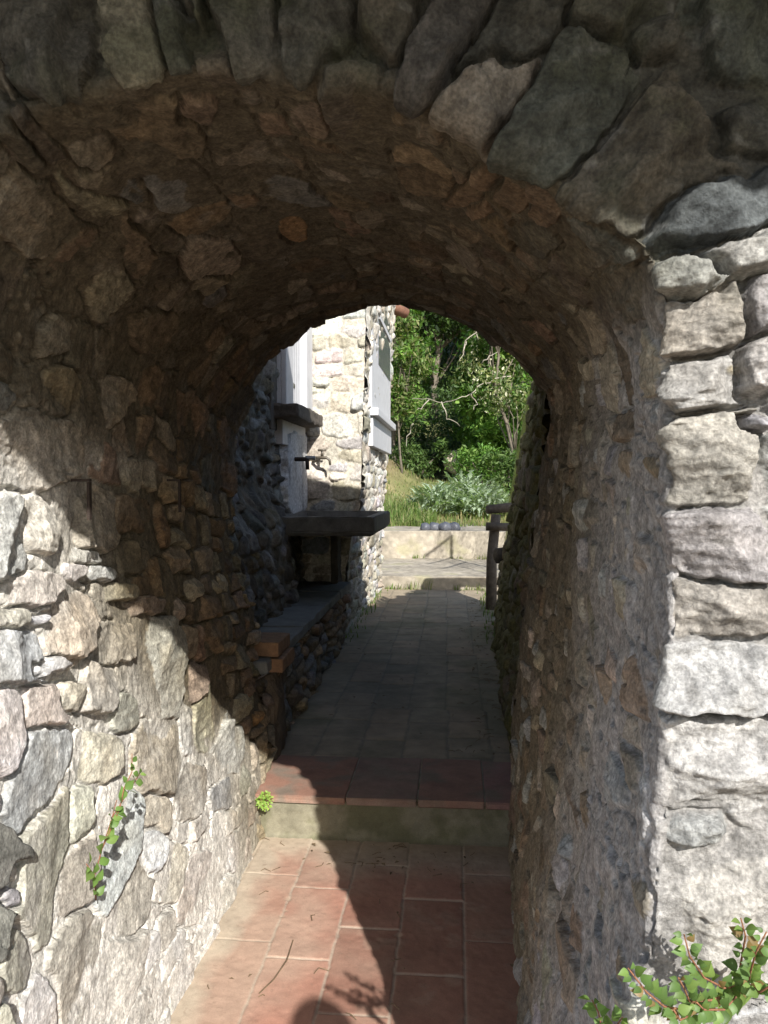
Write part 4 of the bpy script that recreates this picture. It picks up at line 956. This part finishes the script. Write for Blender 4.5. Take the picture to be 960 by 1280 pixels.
# pellitory sprigs: stems with alternate ovate leaves
def leaf_geo(p, d, nrm, L, w):
    """folded ovate leaf: 5 stations, keel + two sides"""
    d = d.normalized(); s_ = d.cross(nrm).normalized(); n_ = s_.cross(d).normalized()
    out = []
    for t, k in ((0, .05), (.1, .48), (.24, .86), (.4, 1.0), (.56, .88), (.72, .6), (.87, .26), (1, .0)):
        c = p + d * (L * t) - n_ * (L * .38 * t * t)
        out.append((c - s_ * (w * k) + n_ * (w * .25 * k), c, c + s_ * (w * k) + n_ * (w * .25 * k)))
    return out
def sprig_plant(name, label, cat, stems, leafL, out, colr, seed, group=None, leaf_gap=.02, stem_r=.0016, top=1.0):
    r = random.Random(seed)
    base = Vector(stems[0][0])
    o = tag(empty(name, base), label, cat, group)
    VV, FF, CC = [], [], []
    bm = bmesh.new()
    for path in stems:
        pts = [Vector(p) - base for p in path]
        tube(bm, pts, [stem_r * (1 - .6 * i / len(pts)) for i in range(len(pts))], 6)
        L_ = sum((b - a).length for a, b in zip(pts, pts[1:])); s = leaf_gap * .4
        side = 1
        while s < L_ + 1e-4:
            acc = 0; p = pts[-1]; d = (pts[-1] - pts[-2]).normalized()
            for a, b in zip(pts, pts[1:]):
                l = (b - a).length
                if acc + l >= s: p = a.lerp(b, (s - acc) / l); d = (b - a).normalized(); break
                acc += l
            fr = s / L_
            for rep in range(2 if fr > .65 else 1):
                lat = d.cross(out).normalized() * side
                ld = (lat * r.uniform(.6, 1.1) + out * r.uniform(.1, .8) + d * r.uniform(.1, .7) + Vector((0, 0, r.uniform(-.2, .5)))).normalized()
                nrm = (out * r.uniform(.4, 1) + Vector((r.uniform(-.4, .4), r.uniform(-.4, .4), r.uniform(.1, .8)))).normalized()
                L1 = leafL * r.uniform(.55, 1.15) * (1.1 - .35 * fr)
                g = leaf_geo(p + ld * .004, ld, nrm, L1, L1 * .38)
                b0 = len(VV); c = np.array(colr[r.randrange(len(colr))]) * r.uniform(.75, 1.25)
                for row in g:
                    for j, q in enumerate(row): VV.append(tuple(q)); CC.append(c * (1.12 if j == 1 else 1))
                for i in range(7):
                    b = b0 + i * 3; FF += [(b, b + 1, b + 4, b + 3), (b + 1, b + 2, b + 5, b + 4)]
                side = -side
            s += leaf_gap * r.uniform(.6, 1.3)
    bm_obj('stem', bm, M_stem, o, True)
    np_mesh('leaves', VV, FF, M_leafn, o, CC, smooth=True)
    return o
PG = [(.14, .23, .065), (.18, .27, .08), (.11, .185, .05)]
# on the left wall
XL = -.825
lw = lambda u, v, o=0.0: WX(u, v, XL + o)
stems = [[lw(120, 1125, 0), lw(118, 1095, .02), lw(128, 1060, .035), lw(140, 1022, .05), lw(146, 1000, .06)], [lw(128, 1060, .035), lw(150, 1010, .06), lw(155, 985, .07), lw(165, 965, .075), lw(165, 942, .08)], [lw(140, 1022, .05), lw(160, 990, .065), lw(176, 965, .085)], [lw(118, 1095, .02), lw(108, 1080, .03)]]
sprig_plant('pellitory_plant', 'lone pellitory sprig climbing the sunlit wall stones', 'plant', stems, .033, Vector((1, -.15, .15)), PG, 3, leaf_gap=.026)
# right foreground
fr = lambda u, v, y=1.08: WY(u, v, y)
root = fr(935, 1230, 1.14)
stems = [[root, fr(925, 1210, 1.08), fr(932, 1170, 1.05), fr(926, 1148, 1.03)], [root, fr(938, 1215, 1.06), fr(945, 1190, 1.02), fr(958, 1165, 1.0)],
         [root, fr(905, 1235, 1.06), fr(880, 1222, 1.02), fr(862, 1195, .99), fr(855, 1168, .97)], [root, fr(890, 1250, 1.04), fr(862, 1252, 1.0), fr(855, 1235, .98), fr(848, 1222, .97)], [root, fr(870, 1265, 1.02), fr(830, 1258, .98), fr(808, 1240, .96), fr(785, 1210, .95)],
         [root, fr(905, 1262, 1.03), fr(880, 1262, 1.0), fr(868, 1250, .99)], [root, fr(950, 1240, 1.02), fr(975, 1225, 1.0)], [fr(870, 1265, 1.02), fr(850, 1275, .98), fr(842, 1262, .96)]]
sprig_plant('pellitory_plant', 'bushy pellitory with reddish stems sprouting at the foot of the sunlit jamb', 'plant', stems, .020, Vector((-.15, -1, .2)), [(.10, .17, .05), (.13, .205, .055), (.08, .135, .04), (.15, .22, .06), (.10, .17, .05), (.12, .19, .05), (.09, .15, .045), (.20, .14, .06)], 5, leaf_gap=.0115, stem_r=.0017)
root = fr(760, 1320, 1.2)
stems = [[root, fr(752, 1285, 1.16), fr(748, 1265, 1.14), fr(740, 1250, 1.13)], [root, fr(765, 1290, 1.15), fr(778, 1272, 1.12)]]
sprig_plant('pellitory_plant', 'shaded pellitory tip against the dark inner side of the jamb', 'plant', stems, .020, Vector((-.6, -.8, .2)), PG, 6, leaf_gap=.013)
# clover at the step
root = WY(325, 1003, 3.39) 
stems = [[root, root + np.array([.03 * cos(a) + .02, -.02 - .03 * abs(sin(a)), .03 + .03 * sin(a * 1.7)])] for a in np.linspace(-2, 2.2, 13)]
stems = [[s_[0], (np.array(s_[0]) + s_[1]) / 2 + np.array([0, -.01, .01]), s_[1], s_[1] + np.array([random.uniform(-.02, .02), -.012, -.012])] for s_ in stems]
sprig_plant('clover_tuft', 'small clover tuft growing in the corner of the mossy step', 'plant', stems, .018, Vector((.3, -1, .4)), [(.22, .34, .07), (.27, .38, .09)], 7, leaf_gap=.012, stem_r=.0012)
V, Fq, Cc = blades(520, lambda r, n: r.uniform(-1.1, .6, n), lambda r, n: np.where(r.random(n) < .5, 12.86 - .05 * r.random(n), 10.33 - .06 * r.random(n)), (.02, .12), (.003, .007), [(.13, .19, .05), (.20, .20, .09)], 19, zf=lambda x, y: np.where(y > 12, .35, .185) + np.where(vnoise(np.asarray(x) * 5, np.asarray(y), 3) > .55, 0, -.3))
tag(np_mesh('joint_weeds', V, Fq, M_leaf, None, Cc, smooth=False), kind='stuff')
# small tufts beside the path
V, Fq, Cc = blades(420, lambda r, n: np.where(r.random(n) < .6, r.normal(-.97, .05, n), r.uniform(.27, .40, n)), lambda r, n: r.uniform(6.8, 10.3, n), (.03, .12), (.003, .007), [(.10, .16, .04), (.14, .19, .05)], 9, zf=lambda x, y: .17 + 0 * x)
tag(np_mesh('verge_weeds', V, Fq, M_leaf, None, Cc, smooth=False), kind='stuff')
# dry litter: scraps of leaf and twig
bm = bmesh.new()
def scrap(x, y, z, L):
    a = random.uniform(0, 2 * pi); d = Vector((cos(a), sin(a), 0)); 
    if random.random() < .5:
        tube(bm, [(x, y, z + .003), Vector((x, y, z + .006)) + d * L * .5 + Vector((random.uniform(-.3, .3) * L, random.uniform(-.3, .3) * L, .002)), Vector((x, y, z + .003)) + d * L], .0016, 4)
    else:
        s_ = Vector((-d.y, d.x, 0)); c = Vector((x, y, z + .004))
        vs = [bm.verts.new(c + q) for q in (-d * L * .3, s_ * L * .14 + Vector((0, 0, .005)), d * L * .3, -s_ * L * .14 + Vector((0, 0, .003)))]
        bm.faces.new(vs)
for k in range(46): scrap(random.gauss(-.25, .32), random.uniform(3.12, 3.37), .002, random.uniform(.02, .06))
for k in range(26): scrap(random.uniform(-.75, .2), random.uniform(2.0, 3.3), .002, random.uniform(.015, .05))
for k in range(150): scrap(random.gauss(.27, .10), random.uniform(4, 9.5), .189, random.uniform(.02, .09))
for k in range(60): scrap(random.uniform(-.9, .4), random.uniform(4, 10), .189, random.uniform(.02, .05))
tube(bm, [(-.545, 2.62, .006), (-.54, 2.5, .01), (-.56, 2.40, .008), (-.59, 2.33, .006)], .002, 5)
tag(bm_obj('dry_litter', bm, M_litter, None), kind='stuff')

# ------------------------------------------------------------------ the photographer, whose shadow lies on the tiles
M_coat = surf('dark_clothing', (.05, .055, .07), nscale=30, namt=.2, bump=.2)
M_skin = surf('skin', (.45, .30, .23), rough=.6, nscale=30, namt=.08, bump=0)
M_hair = surf('brown_hair', (.05, .035, .025), rough=.6, nscale=80, namt=.3, bump=.3)
M_phone = surf('phone_shell', (.02, .02, .022), rough=.3, spec=.5, namt=.05, bump=0)
PX, PY = .69, -.41
pe = tag(empty('person', (PX, PY, -.03)), 'person in dark clothes holding up a phone, present only as a shadow on the tiles', 'person')
J = {'pel': (0, 0, .98), 'bel': (0, 0, 1.12), 'che': (0, .01, 1.36), 'nec': (0, .01, 1.56), 'hed': (0, .03, 1.66), 'top': (0, .02, 1.80)}
RAD = {'pel': (.16, .12), 'bel': (.15, .11), 'che': (.18, .12), 'nec': (.06, .06), 'hed': (.085, .105), 'top': (.07, .085)}
ED = [('pel', 'bel'), ('bel', 'che'), ('che', 'nec'), ('nec', 'hed'), ('hed', 'top')]
for sgn, n_ in ((-1, 'a'), (1, 'b')):
    J.update({n_ + 'sh': (.19 * sgn, .0, 1.47), n_ + 'el': (.22 * sgn - .05, .12, 1.24), n_ + 'wr': (-.43 if sgn < 0 else -.27, .25, 1.40), n_ + 'ha': (-.53 if sgn < 0 else -.41, .27, 1.47), n_ + 'hi': (.10 * sgn, 0, .92), n_ + 'kn': (.12 * sgn, .02, .50), n_ + 'an': (.13 * sgn, 0, .09), n_ + 'to': (.15 * sgn, .15, .035)})
    RAD.update({n_ + 'sh': (.07, .07), n_ + 'el': (.048, .048), n_ + 'wr': (.03, .03), n_ + 'ha': (.036, .028), n_ + 'hi': (.095, .095), n_ + 'kn': (.062, .065), n_ + 'an': (.042, .045), n_ + 'to': (.04, .03)})
    ED += [('che', n_ + 'sh'), (n_ + 'sh', n_ + 'el'), (n_ + 'el', n_ + 'wr'), (n_ + 'wr', n_ + 'ha'), ('pel', n_ + 'hi'), (n_ + 'hi', n_ + 'kn'), (n_ + 'kn', n_ + 'an'), (n_ + 'an', n_ + 'to')]
    for f in range(5):
        b = Vector(J[n_ + 'ha']); sx = -sgn
        J[n_ + 'f%d' % f] = tuple(b + (Vector((sx * .05, .012, .030 - .022 * f)) if f < 4 else Vector((sx * .02, -.03, .04)))); RAD[n_ + 'f%d' % f] = (.009, .009); ED.append((n_ + 'ha', n_ + 'f%d' % f))
keys = list(J); me = bpy.data.meshes.new('body')
me.from_pydata([J[k] for k in keys], [(keys.index(a), keys.index(b)) for a, b in ED], [])
body = link(bpy.data.objects.new('body', me), pe)
sk = body.modifiers.new('skin', 'SKIN'); sk.use_smooth_shade = True
for i, k in enumerate(keys): me.skin_vertices[0].data[i].radius = RAD[k]; me.skin_vertices[0].data[i].use_root = (k == 'pel')
ss = body.modifiers.new('sub', 'SUBSURF'); ss.levels = ss.render_levels = 2
me.materials.append(M_coat)
bm = bmesh.new(); bmesh.ops.create_icosphere(bm, subdivisions=3, radius=1)
for v in bm.verts: v.co = Vector((v.co.x * .098, v.co.y * .115 - .0, v.co.z * .125)) * (1 + .05 * noise.noise(v.co * 5)) + Vector((0, .0, 1.74))
bm_obj('hair', bm, M_hair, pe, True)
ph = tag(empty('phone', (.20, -.15, 1.47)), 'dark phone held up in both hands, present only as a small square shadow', 'phone')
lbox('shell', (.16, -.154, 1.395), (.238, -.146, 1.55), M_phone, ph, .003, 0, 0, Vector((.20, -.15, 1.47)))
lbox('lens_bump', (.165, -.1455, 1.51), (.185, -.143, 1.54), M_phone, ph, .001, 0, 0, Vector((.20, -.15, 1.47)))

# ------------------------------------------------------------------ sky, sun, camera
EL, AZ = 32.0, atan(.41)          # sun behind the camera, a little to its right
w = bpy.data.worlds.new('World'); scene.world = w; w.use_nodes = True
nt = w.node_tree; bg = nt.nodes['Background']
sky = nt.nodes.new('ShaderNodeTexSky'); sky.sky_type = 'NISHITA'; sky.sun_disc = False
sky.sun_elevation = R(EL); sky.sun_rotation = pi - AZ
nt.links.new(sky.outputs[0], bg.inputs[0]); bg.inputs[1].default_value = .12
sd = bpy.data.lights.new('sun', 'SUN'); sd.energy = 5.0; sd.angle = R(.5); sd.color = (1, .965, .91)
so = bpy.data.objects.new('sun', sd); link(so)
dirv = Vector((-sin(AZ) * cos(R(EL)), cos(AZ) * cos(R(EL)), -sin(R(EL))))
so.rotation_euler = dirv.to_track_quat('-Z', 'Y').to_euler()
cd = bpy.data.cameras.new('camera'); cd.sensor_fit = 'VERTICAL'; cd.sensor_height = 36; cd.lens = 36 * FPX / 1280
cd.clip_start = .02; cd.clip_end = 500
co = bpy.data.objects.new('camera', cd); link(co); co.location = CAM
co.rotation_euler = (R(90) - PIT, 0, YAW)
scene.camera = co
scene.render.engine = 'CYCLES'
scene.cycles.max_bounces = 8; scene.cycles.diffuse_bounces = 6; scene.cycles.use_denoising = True
vs_ = scene.view_settings
vs_.view_transform = 'Standard'; vs_.look = 'None'; vs_.gamma = 1; vs_.use_curve_mapping = False; vs_.exposure = .85
